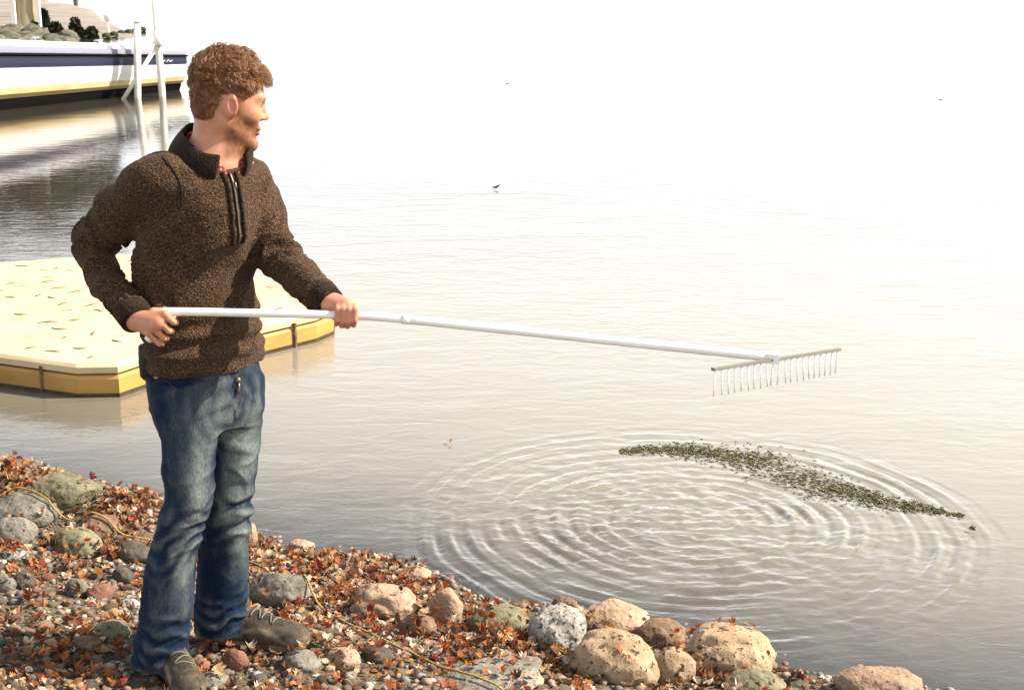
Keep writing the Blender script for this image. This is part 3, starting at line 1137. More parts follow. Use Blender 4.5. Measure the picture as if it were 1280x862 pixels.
LV = [leaf_mesh(k % 3, c, tw) for k, (c, tw) in enumerate([(.5, .1), (.9, -.2), (.3, .3), (.8, .2), (-.5, .1), (1.1, 0)])]
LPAL = [((.24, .060, .024), 4), ((.31, .105, .036), 7), ((.38, .165, .055), 6), ((.42, .27, .145), 7), ((.52, .42, .31), 5), ((.16, .080, .042), 6), ((.085, .050, .030), 5), ((.20, .035, .02), 2)]
LCOL = [c for c, w in LPAL]
LW = [w for c, w in LPAL]
leaf_mats = []
for k, c in enumerate(LCOL):
    m_, nt, out = material('dry_leaf_' + ['red', 'orange', 'amber', 'tan', 'pale', 'brown', 'dark', 'crimson'][k])
    bs = N(nt, 'ShaderNodeBsdfPrincipled', Roughness=.75)
    bs.inputs['Specular IOR Level'].default_value = .2
    tc = N(nt, 'ShaderNodeTexCoord')
    no = N(nt, 'ShaderNodeTexNoise', Scale=6.0, Detail=4.0)
    nt.links.new(tc.outputs['Object'], no.inputs['Vector'])
    cr = ramp(nt, no.outputs[0], [(.3, tuple(q * .6 for q in c)), (.7, tuple(min(1, q * 1.25) for q in c))])
    nt.links.new(cr, bs.inputs['Base Color'])
    trn = N(nt, 'ShaderNodeBsdfTranslucent')
    nt.links.new(cr, trn.inputs['Color'])
    mx = N(nt, 'ShaderNodeMixShader')
    mx.inputs[0].default_value = .3
    nt.links.new(bs.outputs[0], mx.inputs[1])
    nt.links.new(trn.outputs[0], mx.inputs[2])
    nt.links.new(mx.outputs[0], out.inputs[0])
    leaf_mats.append(m_)


def leaf_density(px, py):
    """how thick the leaves lie at a photo pixel, 0..1"""
    d = 0.16
    for (cx, cy, sx, sy, a) in ((20, 595, 40, 26, 1.3), (160, 625, 45, 26, 1.2), (130, 680, 60, 30, .5), (400, 705, 90, 30, 1.1), (480, 740, 80, 40, .8), (330, 690, 60, 20, .9),
                                (280, 690, 40, 40, .7), (420, 770, 80, 40, .55), (590, 755, 70, 14, .9), (640, 800, 34, 20, 1.1), (560, 800, 60, 30, .6), (880, 846, 40, 14, 1.5),
                                (1010, 842, 40, 14, 1.6), (700, 748, 60, 8, .8), (60, 700, 60, 20, .5), (60, 830, 70, 30, .5), (350, 800, 60, 30, .35), (690, 835, 40, 20, .5)):
        d += a * math.exp(-((px - cx) / sx) ** 2 - ((py - cy) / sy) ** 2)
    return d


cand = []
while len(cand) < 3500:
    px, py = random.uniform(-30, 1150), random.uniform(560, 880)
    d = leaf_density(px, py)
    if random.random() > d / 1.3:
        continue
    # never on the water
    hit = ghit(px, py)
    if hit[2] < .012 or hit[1] > 7:
        continue
    loc, nor = drop(hit[0], hit[1])
    if loc is None or loc.z < .012:
        continue
    # big bare boulders keep their faces clear
    if loc.z - hit[2] > .05 and random.random() < .86:
        continue
    if np.min((pf_[::3, 0] - loc.x) ** 2 + (pf_[::3, 1] - loc.y) ** 2) < .03 ** 2 and random.random() < .85:
        continue
    cand.append((px, py, loc, nor))


def leaf_frame(nor):
    n = nrm(np.array(nor) + np.array([random.gauss(0, .45), random.gauss(0, .45), random.uniform(0, .3)]))
    a = nrm(np.cross(n, np.random.default_rng(random.randrange(10 ** 9)).normal(size=3)))
    return np.stack([a, np.cross(n, a), n], 1)


single_me = {}
V, Fc, Cc = [], [], []
off = 0
for i, (px, py, loc, nor) in enumerate(cand):
    M3 = leaf_frame(nor)
    big = i < 300
    L = random.uniform(.030, .046) if big else random.choice([.016, .02, .026, .03, .038])
    k = random.choices(range(8), LW)[0]
    q = random.randrange(6)
    z = .006 + random.random() * .010 + .1 * L
    if big:
        key = (q, k)
        if key not in single_me:
            single_me[key] = mesh('leaf', LV[q][0], LV[q][1], leaf_mats[k], False)
        o = put('leaf', single_me[key], ground)
        Mx = Matrix([list(M3[r] * L) + [[loc.x, loc.y, loc.z + z][r]] for r in range(3)] + [[0, 0, 0, 1]])
        o.matrix_local = Mx
    else:
        v = LV[q][0] * L @ M3.T + np.array([loc.x, loc.y, loc.z + z])
        V.append(v)
        Fc += [[j + off for j in t_] for t_ in LV[q][1]]
        off += len(v)
        Cc.append(np.repeat((np.array(LCOL[k]) * random.uniform(.65, 1.3))[None], len(v), 0))
put('fallen_leaves', mesh('fallen_leaves', np.vstack(V), Fc, attr_mat('leaf_litter', 'tint', rough=.75, jitter=.3, jscale=80, transl=.3), False, {'tint': np.vstack(Cc)}),
    kind='stuff', label='litter of small red, orange and tan fallen leaves on the shore', category='leaves')

# ------------------------------------------------------------------ signed-distance modelling for the man
class Field:
    def __init__(self, lo, hi, h):
        self.lo = np.asarray(lo, float)
        self.h = h
        self.n = np.ceil((np.asarray(hi) - self.lo) / h).astype(int) + 1
        self.D = np.full(self.n, 9.0, np.float32)

    def _sub(self, lo, hi):
        a = np.clip(np.floor((np.asarray(lo) - self.lo) / self.h).astype(int), 0, self.n)
        b = np.clip(np.ceil((np.asarray(hi) - self.lo) / self.h).astype(int) + 1, 0, self.n)
        g = [(self.lo[k] + np.arange(a[k], b[k]) * self.h).astype(np.float32) for k in range(3)]
        return tuple(slice(a[k], b[k]) for k in range(3)), np.meshgrid(*g, indexing='ij')

    def _mix(self, sl, d, k, op):
        A = self.D[sl]
        if op == 'add':
            if k > 0:
                hh = np.maximum(k - np.abs(A - d), 0) / k
                self.D[sl] = np.minimum(A, d) - hh * hh * k * .25
            else:
                self.D[sl] = np.minimum(A, d)
        else:                # cut
            d = -d
            hh = np.maximum(k - np.abs(A - d), 0) / max(k, 1e-6)
            self.D[sl] = np.maximum(A, d) + hh * hh * k * .25

    def cone(self, a, b, ra, rb, k=.02, op='add'):
        a, b = np.asarray(a, float), np.asarray(b, float)
        m = max(ra, rb) + k + 4 * self.h
        sl, (X, Y, Z) = self._sub(np.minimum(a, b) - m, np.maximum(a, b) + m)
        d = b - a
        L = max(float(d @ d), 1e-12)
        t = np.clip(((X - a[0]) * d[0] + (Y - a[1]) * d[1] + (Z - a[2]) * d[2]) / L, 0, 1)
        q = np.sqrt((X - a[0] - t * d[0]) ** 2 + (Y - a[1] - t * d[1]) ** 2 + (Z - a[2] - t * d[2]) ** 2)
        self._mix(sl, q - (ra + (rb - ra) * t), k, op)
        return self

    def chain(self, pts, rs, k=.02):
        for i in range(len(pts) - 1):
            self.cone(pts[i], pts[i + 1], rs[i], rs[i + 1], k)
        return self

    def ell(self, c, r, ax=np.eye(3), k=.02, op='add'):
        """ellipsoid; ax rows are its axes"""
        c = np.asarray(c, float)
        m = max(r) + k + 4 * self.h
        sl, (X, Y, Z) = self._sub(c - m, c + m)
        q = [(X - c[0]) * ax[i][0] + (Y - c[1]) * ax[i][1] + (Z - c[2]) * ax[i][2] for i in range(3)]
        k0 = np.sqrt(sum((q[i] / r[i]) ** 2 for i in range(3)))
        k1 = np.sqrt(sum((q[i] / r[i] ** 2) ** 2 for i in range(3))) + 1e-9
        self._mix(sl, k0 * (k0 - 1) / k1, k, op)
        return self

    def stack(self, rows, yaw, k=.02, power=2.0):
        """rows: (centre xyz, half-width a, half-depth b) by height; yaw = direction of a in plan"""
        rows = sorted(rows, key=lambda r: r[0][2])
        zz = np.array([r[0][2] for r in rows])
        am = max(max(r[1], r[2]) for r in rows)
        cc = np.array([r[0] for r in rows])
        m = am + k + 4 * self.h
        lo = np.array([cc[:, 0].min() - m, cc[:, 1].min() - m, zz[0] - k - 4 * self.h])
        hi = np.array([cc[:, 0].max() + m, cc[:, 1].max() + m, zz[-1] + k + 4 * self.h])
        sl, (X, Y, Z) = self._sub(lo, hi)
        z1 = Z[0, 0, :]

        def it(vals):
            return smooth_interp(z1, zz, np.array(vals))[None, None, :]
        cx, cy = it(cc[:, 0]), it(cc[:, 1])
        a, b = it([r[1] for r in rows]), it([r[2] for r in rows])
        c, s = math.cos(yaw), math.sin(yaw)
        u_ = ((X - cx) * c + (Y - cy) * s) / a
        v_ = (-(X - cx) * s + (Y - cy) * c) / b
        k0 = (np.abs(u_) ** power + np.abs(v_) ** power) ** (1 / power)
        k1 = np.sqrt((u_ / a) ** 2 + (v_ / b) ** 2) + 1e-6
        d = np.where(k0 > .3, k0 * (k0 - 1) / k1, -.5 * np.minimum(a, b))
        d = np.maximum(d, np.maximum(zz[0] - Z, Z - zz[-1]))
        self._mix(sl, d.astype(np.float32), k, 'add')
        return self

    def mesh(self, relax=1):
        D = self.D
        ins = D < 0
        s = ins[:-1, :-1, :-1].astype(np.int8)
        tot = np.zeros_like(s)
        for dx in (0, 1):
            for dy in (0, 1):
                for dz in (0, 1):
                    tot += ins[dx:dx + s.shape[0], dy:dy + s.shape[1], dz:dz + s.shape[2]]
        act = (tot > 0) & (tot < 8)
        I = np.argwhere(act)
        idx = np.full(act.shape, -1, np.int32)
        idx[act] = np.arange(len(I))
        acc = np.zeros((len(I), 3))
        cnt = np.zeros(len(I))
        cor = np.array([[x, y, z] for x in (0, 1) for y in (0, 1) for z in (0, 1)])
        val = [D[I[:, 0] + c[0], I[:, 1] + c[1], I[:, 2] + c[2]].astype(float) for c in cor]
        for i in range(8):
            for j in range(i + 1, 8):
                if np.abs(cor[i] - cor[j]).sum() != 1:
                    continue
                a, b = val[i], val[j]
                m = (a < 0) != (b < 0)
                t = np.where(m, a / np.where(m, a - b, 1), 0)
                acc += np.where(m[:, None], cor[i] + t[:, None] * (cor[j] - cor[i]), 0)
                cnt += m
        v = self.lo + (I + acc / cnt[:, None]) * self.h
        quads = []
        for ax in range(3):
            o1, o2 = [(1, 2), (2, 0), (0, 1)][ax]
            A = np.moveaxis(ins, ax, 0)
            ch = np.moveaxis(A[:-1] != A[1:], 0, ax)
            E = np.argwhere(ch)
            E = E[(E[:, o1] > 0) & (E[:, o2] > 0) & (E[:, o1] < act.shape[o1]) & (E[:, o2] < act.shape[o2])]
            e1, e2 = np.zeros(3, int), np.zeros(3, int)
            e1[o1] = 1
            e2[o2] = 1
            q = [E, E - e1, E - e1 - e2, E - e2]
            q = np.stack([idx[w[:, 0], w[:, 1], w[:, 2]] for w in q], 1)
            flip = ins[E[:, 0], E[:, 1], E[:, 2]]
            q = np.where(flip[:, None], q, q[:, ::-1])
            quads.append(q)
        f = np.vstack(quads)
        f = f[(f >= 0).all(1)]
        for _ in range(relax):
            v = laplace(v, f, .5)
        return v, f


def smooth_interp(x, xp, fp):
    """monotone cubic-ish interpolation through rows"""
    xp = np.asarray(xp, float)
    fp = np.asarray(fp, float)
    m = np.gradient(fp, xp)
    x = np.clip(x, xp[0], xp[-1])
    i = np.clip(np.searchsorted(xp, x) - 1, 0, len(xp) - 2)
    h = xp[i + 1] - xp[i]
    t = (x - xp[i]) / h
    return ((2 * t ** 3 - 3 * t ** 2 + 1) * fp[i] + (t ** 3 - 2 * t ** 2 + t) * h * m[i] + (-2 * t ** 3 + 3 * t ** 2) * fp[i + 1] + (t ** 3 - t ** 2) * h * m[i + 1])


def laplace(v, f, w):
    acc = np.zeros_like(v)
    cnt = np.zeros(len(v))
    for k in range(4):
        for j in (f[:, (k + 1) % 4], f[:, (k + 3) % 4]):
            for c in range(3):
                acc[:, c] += np.bincount(f[:, k], v[j, c], len(v))
            cnt += np.bincount(f[:, k], minlength=len(v))
    return v + w * (acc / np.maximum(cnt, 1)[:, None] - v)


def normals(v, f):
    n = np.cross(v[f[:, 2]] - v[f[:, 0]], v[f[:, 3]] - v[f[:, 1]])
    acc = np.zeros_like(v)
    for k in range(4):
        for c in range(3):
            acc[:, c] += np.bincount(f[:, k], n[:, c], len(v))
    return acc / (np.linalg.norm(acc, axis=1)[:, None] + 1e-12)


def seg_param(p, a, b):
    d = b - a
    t = ((p - a) @ d) / (d @ d)
    tc = np.clip(t, 0, 1)
    return t, np.linalg.norm(p - a - tc[:, None] * d, axis=1)


# ------------------------------------------------------------------ the man
Y0 = 3.88
YAW = R(42)
FR = np.array([math.sin(YAW), -math.cos(YAW), 0])         # where his chest faces
RT = np.array([-math.cos(YAW), -math.sin(YAW), 0])        # towards his right hand
LATYAW = math.atan2(RT[1], RT[0])
YP = 3.655                                                # distance of the rake pole from the camera
man = thing('person', (-.86, 3.89, .245), 'person in a brown sweater and blue jeans holding a long white rake over the water', 'person')

shR, elR, wrR = P(189, 229, Y0 - .10), P(119, 303, Y0 + .04), P(171, 400, YP + .03)
shL, elL, wrL = P(313, 232, Y0 + .11), P(344, 318, Y0 + .03), P(411, 377, YP + .045)
HC = P(287, 124, Y0)
hf2 = nrm([.94, .33, 0])
pit, roll = R(13), 0
HF = nrm(hf2 * math.cos(pit) + np.array([0, 0, -math.sin(pit)]))
HU = nrm(hf2 * math.sin(pit) + np.array([0, 0, math.cos(pit)]))
HS = np.cross(HF, HU)                                     # his right side, towards the camera
HAX = np.stack([HF, HS, HU])


def hp(a, b, c):
    return HC + HF * a + HS * b + HU * c


def torso_rows(tab, ratio, dy=0.0):
    k = math.sqrt(math.cos(YAW) ** 2 + (ratio * math.sin(YAW)) ** 2)
    out = []
    for (py, l, r) in tab:
        c = P((l + r) / 2, py, Y0 + dy)
        a = (r - l) / 2 * mpp(c) / k
        out.append((c, a, a * ratio))
    return out


TORSO = [(210, 216, 316), (224, 198, 324), (250, 188, 326), (285, 180, 321), (330, 176, 315), (375, 180, 316), (415, 184, 321), (436, 186, 324), (450, 188, 325), (459, 191, 323)]
LEGR = [(470, 229, 44), (500, 231, 42), (538, 237, 36), (587, 236, 31.5), (630, 236, 29.5), (660, 225, 29), (690, 217, 30), (720, 213, 32), (750, 209, 32), (783, 204, 32), (806, 200, 33), (826, 197, 32)]
LEGL = [(470, 284, 40), (500, 285, 40), (538, 288, 36), (587, 288, 33), (636, 283, 31), (685, 279, 30.5), (734, 277, 31.5), (762, 276, 32), (786, 275, 31)]
YR = lambda py: np.interp(py, [470, 640, 826], [Y0 - .055, Y0 - .09, 3.80])
YL = lambda py: np.interp(py, [470, 640, 786], [Y0 + .06, Y0 + .075, 4.0])


def leg_rows(tab, yf, shrink=0.0, ratio=1.06):
    out = []
    for (py, cx, hw) in tab:
        c = P(cx, py, yf(py))
        a = hw * mpp(c) - shrink
        out.append((c, a, a * ratio))
    return out


# --- body: one continuous skin surface from head to feet
B = Field(np.array([-1.34, 3.50, .24]), np.array([-.36, 4.22, 2.20]), .0036)
# head
B.ell(hp(-.012, 0, .036), (.094, .074, .086), HAX, .02)
B.ell(hp(.030, 0, -.040), (.058, .056, .082), HAX, .03)
B.ell(hp(.000, 0, .000), (.075, .066, .075), HAX, .03)
for s in (-1, 1):
    B.cone(hp(.068, s * .012, -.108), hp(-.004, s * .052, -.062), .017, .020, .025)
    B.ell(hp(.056, s * .040, -.022), (.024, .020, .026), HAX, .02)
    B.cone(hp(.080, s * .010, .020), hp(.066, s * .046, .018), .011, .010, .016)
B.ell(hp(.074, 0, -.108), (.019, .024, .017), HAX, .02)
B.cone(hp(.083, 0, .010), hp(.101, 0, -.026), .0085, .0095, .010)
B.ell(hp(.100, 0, -.029), (.0115, .0105, .009), HAX, .008)
for s in (-1, 1):
    B.ell(hp(.091, s * .012, -.032), (.010, .008, .008), HAX, .006)
    B.ell(hp(.089, s * .031, .001), (.013, .016, .010), HAX, .012, 'cut')
B.ell(hp(.086, 0, -.062), (.012, .024, .0065), HAX, .006)
B.ell(hp(.085, 0, -.074), (.0125, .021, .0075), HAX, .006)
B.ell(hp(.096, 0, -.068), (.008, .024, .0016), HAX, .002, 'cut')
for s in (-1, 1):            # ears
    ea = nrm(HF * .25 * -1 + HU)
    eb = nrm(HF + HU * .25)
    eo = nrm(HS * s - HF * .45)
    B.ell(hp(-.008, s * .075, -.012), (.033, .020, .010), np.stack([ea, eb, eo]), .006)
    B.ell(hp(-.004, s * .0852, -.010), (.017, .0085, .006), np.stack([ea, eb, eo]), .004, 'cut')
    B.ell(hp(.006, s * .076, -.018), (.008, .005, .006), np.stack([ea, eb, eo]), .003)
    B.ell(hp(-.001, s * .074, -.038), (.008, .008, .006), np.stack([ea, eb, eo]), .004)
NB = P(267, 206, Y0)
B.cone(hp(-.028, 0, -.045), NB, .056, .063, .025)
B.cone(hp(.012, 0, -.075), NB + FR * .035, .040, .045, .03)
B.cone(NB, shR, .06, .055, .05).cone(NB, shL, .06, .055, .05)
# trunk, arms and legs under the clothes
B.stack([(c, a * .86, b * .86) for (c, a, b) in torso_rows(TORSO, .68)], LATYAW, .04)
B.chain([shR, elR, P(131, 350, Y0 - .04), wrR], [.055, .043, .034, .028], .03)
B.chain([shL, elL, wrL], [.055, .043, .029], .03)
for tab, yf in ((LEGR, YR), (LEGL, YL)):
    B.stack([(c, a * .80, b * .80) for (c, a, b) in leg_rows(tab, yf)], LATYAW, .03)
ftR, ftL = np.array([-.99, 3.80, .245]), np.array([-.82, 4.00, .245])
fdR, fdL = nrm([.52, -.85, 0]), nrm([.985, -.17, 0])
for ft, fd in ((ftR, fdR), (ftL, fdL)):
    B.cone(ft + [0, 0, .09], ft + fd * .17 + [0, 0, .045], .034, .022, .02)


# right hand: back of the hand to the camera, fingers closing round the bent grip
def finger(pts, r0, r1, k=.004):
    rs = np.linspace(r0, r1, len(pts))
    B.chain(pts, rs - .0003, k * .6)
    return pts


kR = [P(207, 393, YP - .022), P(200, 401, YP - .026), P(192.5, 408.5, YP - .024), P(185, 415.5, YP - .018)]
for q in kR:
    B.cone(wrR + (q - wrR) * .12, q, .020, .0118, .010)
B.cone(wrR, (kR[1] + kR[2]) / 2, .026, .017, .014)
pR = [P(216.5, 402.5, YP - .020), P(211, 413.5, YP - .022), P(204.5, 422.5, YP - .020), P(198.5, 429.5, YP - .014)]
for i in range(4):
    r0 = [.0090, .0092, .0088, .0080][i]
    t1 = pR[i] + np.array([.001, .026, -.008])
    t2 = t1 + np.array([-.018, .010, .010])
    finger([kR[i], (kR[i] + pR[i]) / 2 + [0, -.002, 0], pR[i], t1, t2], r0 + .0012, r0 - .0015)
finger([wrR + [.012, .012, .0], P(192, 390, YP + .012), P(206, 388.5, YP + .022), P(217, 395, YP + .026)], .014, .0085, .008)
# left hand: comes over the pole from behind, fingers in front pointing down
kL = [P(443, 383, YP + .012), P(436, 380.5, YP + .014), P(429, 380.5, YP + .014), P(422, 382.5, YP + .012)]
for q in kL:
    B.cone(wrL + (q - wrL) * .15, q, .019, .0112, .010)
B.cone(wrL, (kL[1] + kL[2]) / 2, .025, .016, .014)
for i in range(4):
    x = [444, 436.5, 429.2, 422][i]
    r0 = [.0085, .0088, .0085, .0078][i]
    finger([kL[i], P(x, 386.5, YP - .020), P(x - .5, 400.5 + [0, 1.5, 1, -1][i], YP - .022), P(x - 2, 406.5 + [0, 1.5, 1, -1][i], YP - .004)], r0 + .001, r0 - .001)
finger([wrL + [.006, .004, -.012], P(418, 394, YP + .014), P(427, 403.5, YP + .010), P(438, 405, YP + .012)], .013, .0085, .008)
bvz, bfz = B.mesh(1)
# skin colour: beard stubble, lips, ears and knuckles are really darker or redder
loc_ = (bvz - HC) @ HAX.T
A_, S_, U_ = loc_[:, 0], loc_[:, 1], loc_[:, 2]
colr = np.repeat(np.array([[.43, .20, .115]]), len(bvz), 0)
head = np.exp(-(np.maximum(np.linalg.norm(loc_, axis=1) - .15, 0) / .02) ** 2)
nz = fbm(bvz * 90, 4, 3)


def blend(mask, c):
    global colr
    m = np.clip(mask, 0, 1)[:, None]
    colr = colr * (1 - m) + np.array(c) * m


blend(np.clip(.45 * nz, 0, .3), (.58, .28, .19))
beard = head * np.clip((-.034 - U_ - .30 * (A_ - .06) * (A_ < .06)) / .016, 0, 1) * np.clip((A_ + .012) / .02, 0, 1) * np.clip((.02 + A_ - (-.115 - U_) * .2) / .02, 0, 1)
beard = np.maximum(beard, head * np.exp(-((U_ + .052) / .007) ** 2) * np.clip((A_ - .07) / .01, 0, 1) * np.clip((.030 - np.abs(S_)) / .01, 0, 1))
side_b = head * np.exp(-((A_ - .014) / .012) ** 2) * np.clip((.02 - U_) / .015, 0, 1) * np.clip((U_ + .09) / .03, 0, 1)
beard = np.maximum(beard, side_b)
blend(beard * np.clip(.85 + .5 * nz, 0, .97), (.13, .050, .020))
lips = head * np.exp(-((U_ + .068) / .009) ** 4) * np.clip((A_ - .080) / .006, 0, 1) * np.clip((.024 - np.abs(S_)) / .006, 0, 1)
blend(lips * .8, (.40, .17, .12))
ears = head * np.clip((np.abs(S_) - .068) / .006, 0, 1) * (np.abs(A_ + .005) < .03) * (np.abs(U_ + .012) < .04)
blend(ears * .45, (.55, .20, .13))
brow = head * np.exp(-((U_ - .0195) / .0055) ** 2) * np.clip((A_ - .060) / .01, 0, 1) * np.clip((np.abs(S_) - .010) / .006, 0, 1)
blend(brow * .85, (.14, .065, .03))
hand = np.clip((np.minimum(np.linalg.norm(bvz - kL[1], axis=1), np.linalg.norm(bvz - kL[2], axis=1)) < .075), 0, 1) * 1.0
blend(hand * .35, (.55, .20, .14))
M_skin = attr_mat('skin', 'tint', rough=.5, spec=.35, jitter=.08, jscale=120, bump=.12, bscale=500, bdist=.002, sub=.25)
part('body', bvz, bfz, M_skin, man, attrs={'tint': colr})
M_eye = plain('eye_white', (.20, .15, .13), rough=.3)
M_iris = plain('iris', (.05, .08, .09), rough=.1)
for s in (-1, 1):
    v, f = rock_verts(3, (.0115, .0115, .0115), 5, 0, facet=0)
    e = part('eye', v + hp(.0715, s * .031, .001), f, M_eye, man)
    v, f = rock_verts(3, (.0055, .0055, .0055), 5, 0, facet=0)
    v2, f2 = tube(spline([hp(.083, s * .019, .004), hp(.0845, s * .031, .0075), hp(.076, s * .044, .003)], 8), [.0006, .0012, .0016, .0018, .0018, .0016, .0012, .0006], 5)
    part('eyelash', v2, f2, M_iris, e, man)
    part('iris', v + hp(.0785, s * .031, .0005), f, M_iris, e, man)

# --- hair: a curly cap and some thousands of short curls
M_hair = noise_mat('hair', [(0.3, (.062, .024, .008)), (0.7, (.30, .130, .042))], scale=75, rough=.38, spec=.5)
HFd = Field(HC - .18, HC + .18, .0034)
HFd.ell(hp(-.014, 0, .038), (.099, .079, .090), HAX, .0)
sl, (X, Yg, Z) = HFd._sub(HC - .2, HC + .2)
a_ = (X - HC[0]) * HF[0] + (Yg - HC[1]) * HF[1] + (Z - HC[2]) * HF[2]
s__ = (X - HC[0]) * HS[0] + (Yg - HC[1]) * HS[1] + (Z - HC[2]) * HS[2]
u__ = (X - HC[0]) * HU[0] + (Yg - HC[1]) * HU[1] + (Z - HC[2]) * HU[2]
lineZ = np.interp(a_, [-.13, -.06, -.03, .005, .020, .045, .062, .11], [-.070, -.066, -.030, .018, .0, .036, .058, .070])
pts3 = np.stack([X.ravel(), Yg.ravel(), Z.ravel()], 1)
lump = (vnoise(pts3 * 75, 3) * .0035 + vnoise(pts3 * 150, 4) * .0022).reshape(X.shape)
HFd.D[sl] = np.maximum(HFd.D[sl] + lump, (lineZ - u__) * .7).astype(np.float32)
HFd.ell(hp(-.052, 0, -.028), (.043, .060, .048), HAX, .025)
hvz, hfz = HFd.mesh(1)
hair = part('hair', hvz, hfz, M_hair, man)
hn = normals(hvz, hfz)
sel = rng.permutation(len(hvz))
CK = np.stack([vnoise(hvz * 55, 81), vnoise(hvz * 55, 82), vnoise(hvz * 55, 83)], 1)
mb_v, mb_f, cnt_ = [], [], 0
nst = 0
for i in sel:
    p, n = hvz[i], hn[i]
    la = (p - HC) @ HAX.T
    lz = np.interp(la[0], [-.13, -.06, -.03, .005, .020, .045, .062, .11], [-.070, -.066, -.030, .018, .0, .036, .058, .070])
    if la[2] < lz + .002 or (p - (HC + HF * -.014 + HU * .04)) @ n < 0:
        continue
    topness = np.clip((la[2] - .02) / .06, 0, 1)
    L = (.011 + .014 * topness) * random.uniform(.7, 1.25)
    rn = np.array([random.gauss(0, 1) for _ in range(3)])
    ck = CK[i]               # locks turn together
    tang = ck * 1.1 + rn * .22 + HF * .55 * topness - HU * .8 * (1 - topness) - HF * .25 * (1 - topness)
    if la[0] > .055 and la[2] > .05:
        L *= 1.2
        tang = HF * .7 - HU * .35 + ck * .8 + rn * .2
    tang = nrm(tang - n * (tang @ n) * .8)
    bi = np.cross(n, tang)
    turn = random.uniform(1.4, 3.2)
    rad = L * .18
    q = np.linspace(0, 1, 7)
    pts = p - n * .001 + n * (L * (.34 + .20 * topness) * np.sin(q * 2.2))[:, None] + tang * (L * .95 * q)[:, None] + (bi * (rad * np.sin(q * turn))[:, None]) + n * (rad * .5 * (np.cos(q * turn) - 1))[:, None]
    v, f = tube(pts, np.linspace(.0012, .0004, 7), 3, False)
    mb_v.append(v)
    mb_f += [[j + cnt_ for j in g] for g in f]
    cnt_ += len(v)
    nst += 1
    if nst >= 8500:
        break
part('curls', np.vstack(mb_v), mb_f, M_hair, hair, man)

# --- sweater
SW = Field(np.array([-1.36, 3.46, 1.0]), np.array([-.36, 4.24, 2.02]), .0042)
SW.stack(torso_rows(TORSO, .68), LATYAW, .03, 2.25)
SW.cone(P(258, 214, Y0 + .0), P(206, 224, Y0 - .085), .062, .066, .05)
SW.cone(P(268, 214, Y0 + .01), P(308, 226, Y0 + .085), .062, .062, .05)
SW.ell(P(258, 268, Y0) + FR * .03 + RT * .02, (.13, .12, .13), np.stack([RT, FR, [0, 0, 1]]), .05)
SW.chain([shR, shR * .5 + elR * .5 + [-.004, 0, .004], elR], [.069, .069, .063], .03)
SW.chain([elR + [-.006, 0, 0], P(131, 350, Y0 - .04), wrR + (elR - wrR) * .10], [.060, .047, .042], .008)
SW.chain([shL, shL * .5 + elL * .5, elL, elL * .5 + wrL * .5, wrL + (elL - wrL) * .09], [.072, .066, .058, .050, .041], .02)
# flat ends at the cuffs
svz, sfz = SW.mesh(1)
sn = normals(svz, sfz)
dsp = np.zeros(len(svz))
for (a, b, c, sgn) in ((shR, elR, wrR, 1), (shL, elL, wrL, -1)):
    t1, d1 = seg_param(svz, a, b)
    t2, d2 = seg_param(svz, b, c)
    up_ = (d1 < d2)
    m1 = np.clip((.125 - d1) / .03, 0, 1) * np.clip((t1 - (.45 if sgn > 0 else .72)) / .3, 0, 1) * (t1 < 1.1)
    m2 = np.clip((.11 - d2) / .02, 0, 1) * (t2 > -.1) * (t2 < 1.1)
    wv_ = vnoise(svz * 14, 41) * 1.1 + vnoise(svz * 34, 42) * .35
    ax = nrm(b - a)
    nonax = vnoise(np.stack([svz @ ax * 9, svz[:, 2] * 5, svz[:, 0] * 5], 1), 43)
    shp = lambda q: 1 - 2 * np.abs(np.sin(q * math.pi)) ** .8
    r1 = shp(t1 * 5.0 + wv_ * .55) * m1 * up_ * np.clip(.35 + 1.0 * t1 ** 2, 0, 1.2)
    r2 = shp(t2 * 5.5 + wv_ * .6 + .3) * m2 * (~up_) * np.clip(1.25 - t2 * .6, 0, 1.2)
    dsp += (r1 + r2) * .0115 * np.clip(.55 + nonax, .1, 1.3)
# soft drape of the trunk
tr_m = np.clip(1 - np.clip((.10 - np.minimum(seg_param(svz, elR, wrR)[1], seg_param(svz, elL, wrL)[1])) / .04, 0, 1), 0, 1)
zpix = svz[:, 2]
zh = P(258, 459, Y0)[2]
fold = np.sin((zpix - zh) / .052 * 2 * math.pi + vnoise(svz * np.array([6, 6, 2]), 51) * 2.2) * np.exp(-((zpix - zh - .085) / .085) ** 2)
dsp += tr_m * (fold * .0075 + fbm(svz * np.array([7, 7, 10]), 52, 3) * .012)
dia = np.sin(((svz @ FR) * 5 + (svz @ RT) * 7 + zpix * 11) * 2.1 + vnoise(svz * 5, 54) * 2)
dsp += tr_m * (1 - 2 * np.abs(dia)) * .0045
dsp += np.where(zpix < zh + .03, -.007 * np.clip((zh + .03 - zpix) / .02, 0, 1), 0)      # ribbed hem pulls in
svz = svz + sn * dsp[:, None] + sn * (vnoise(svz * 160, 58) * .0009)[:, None]


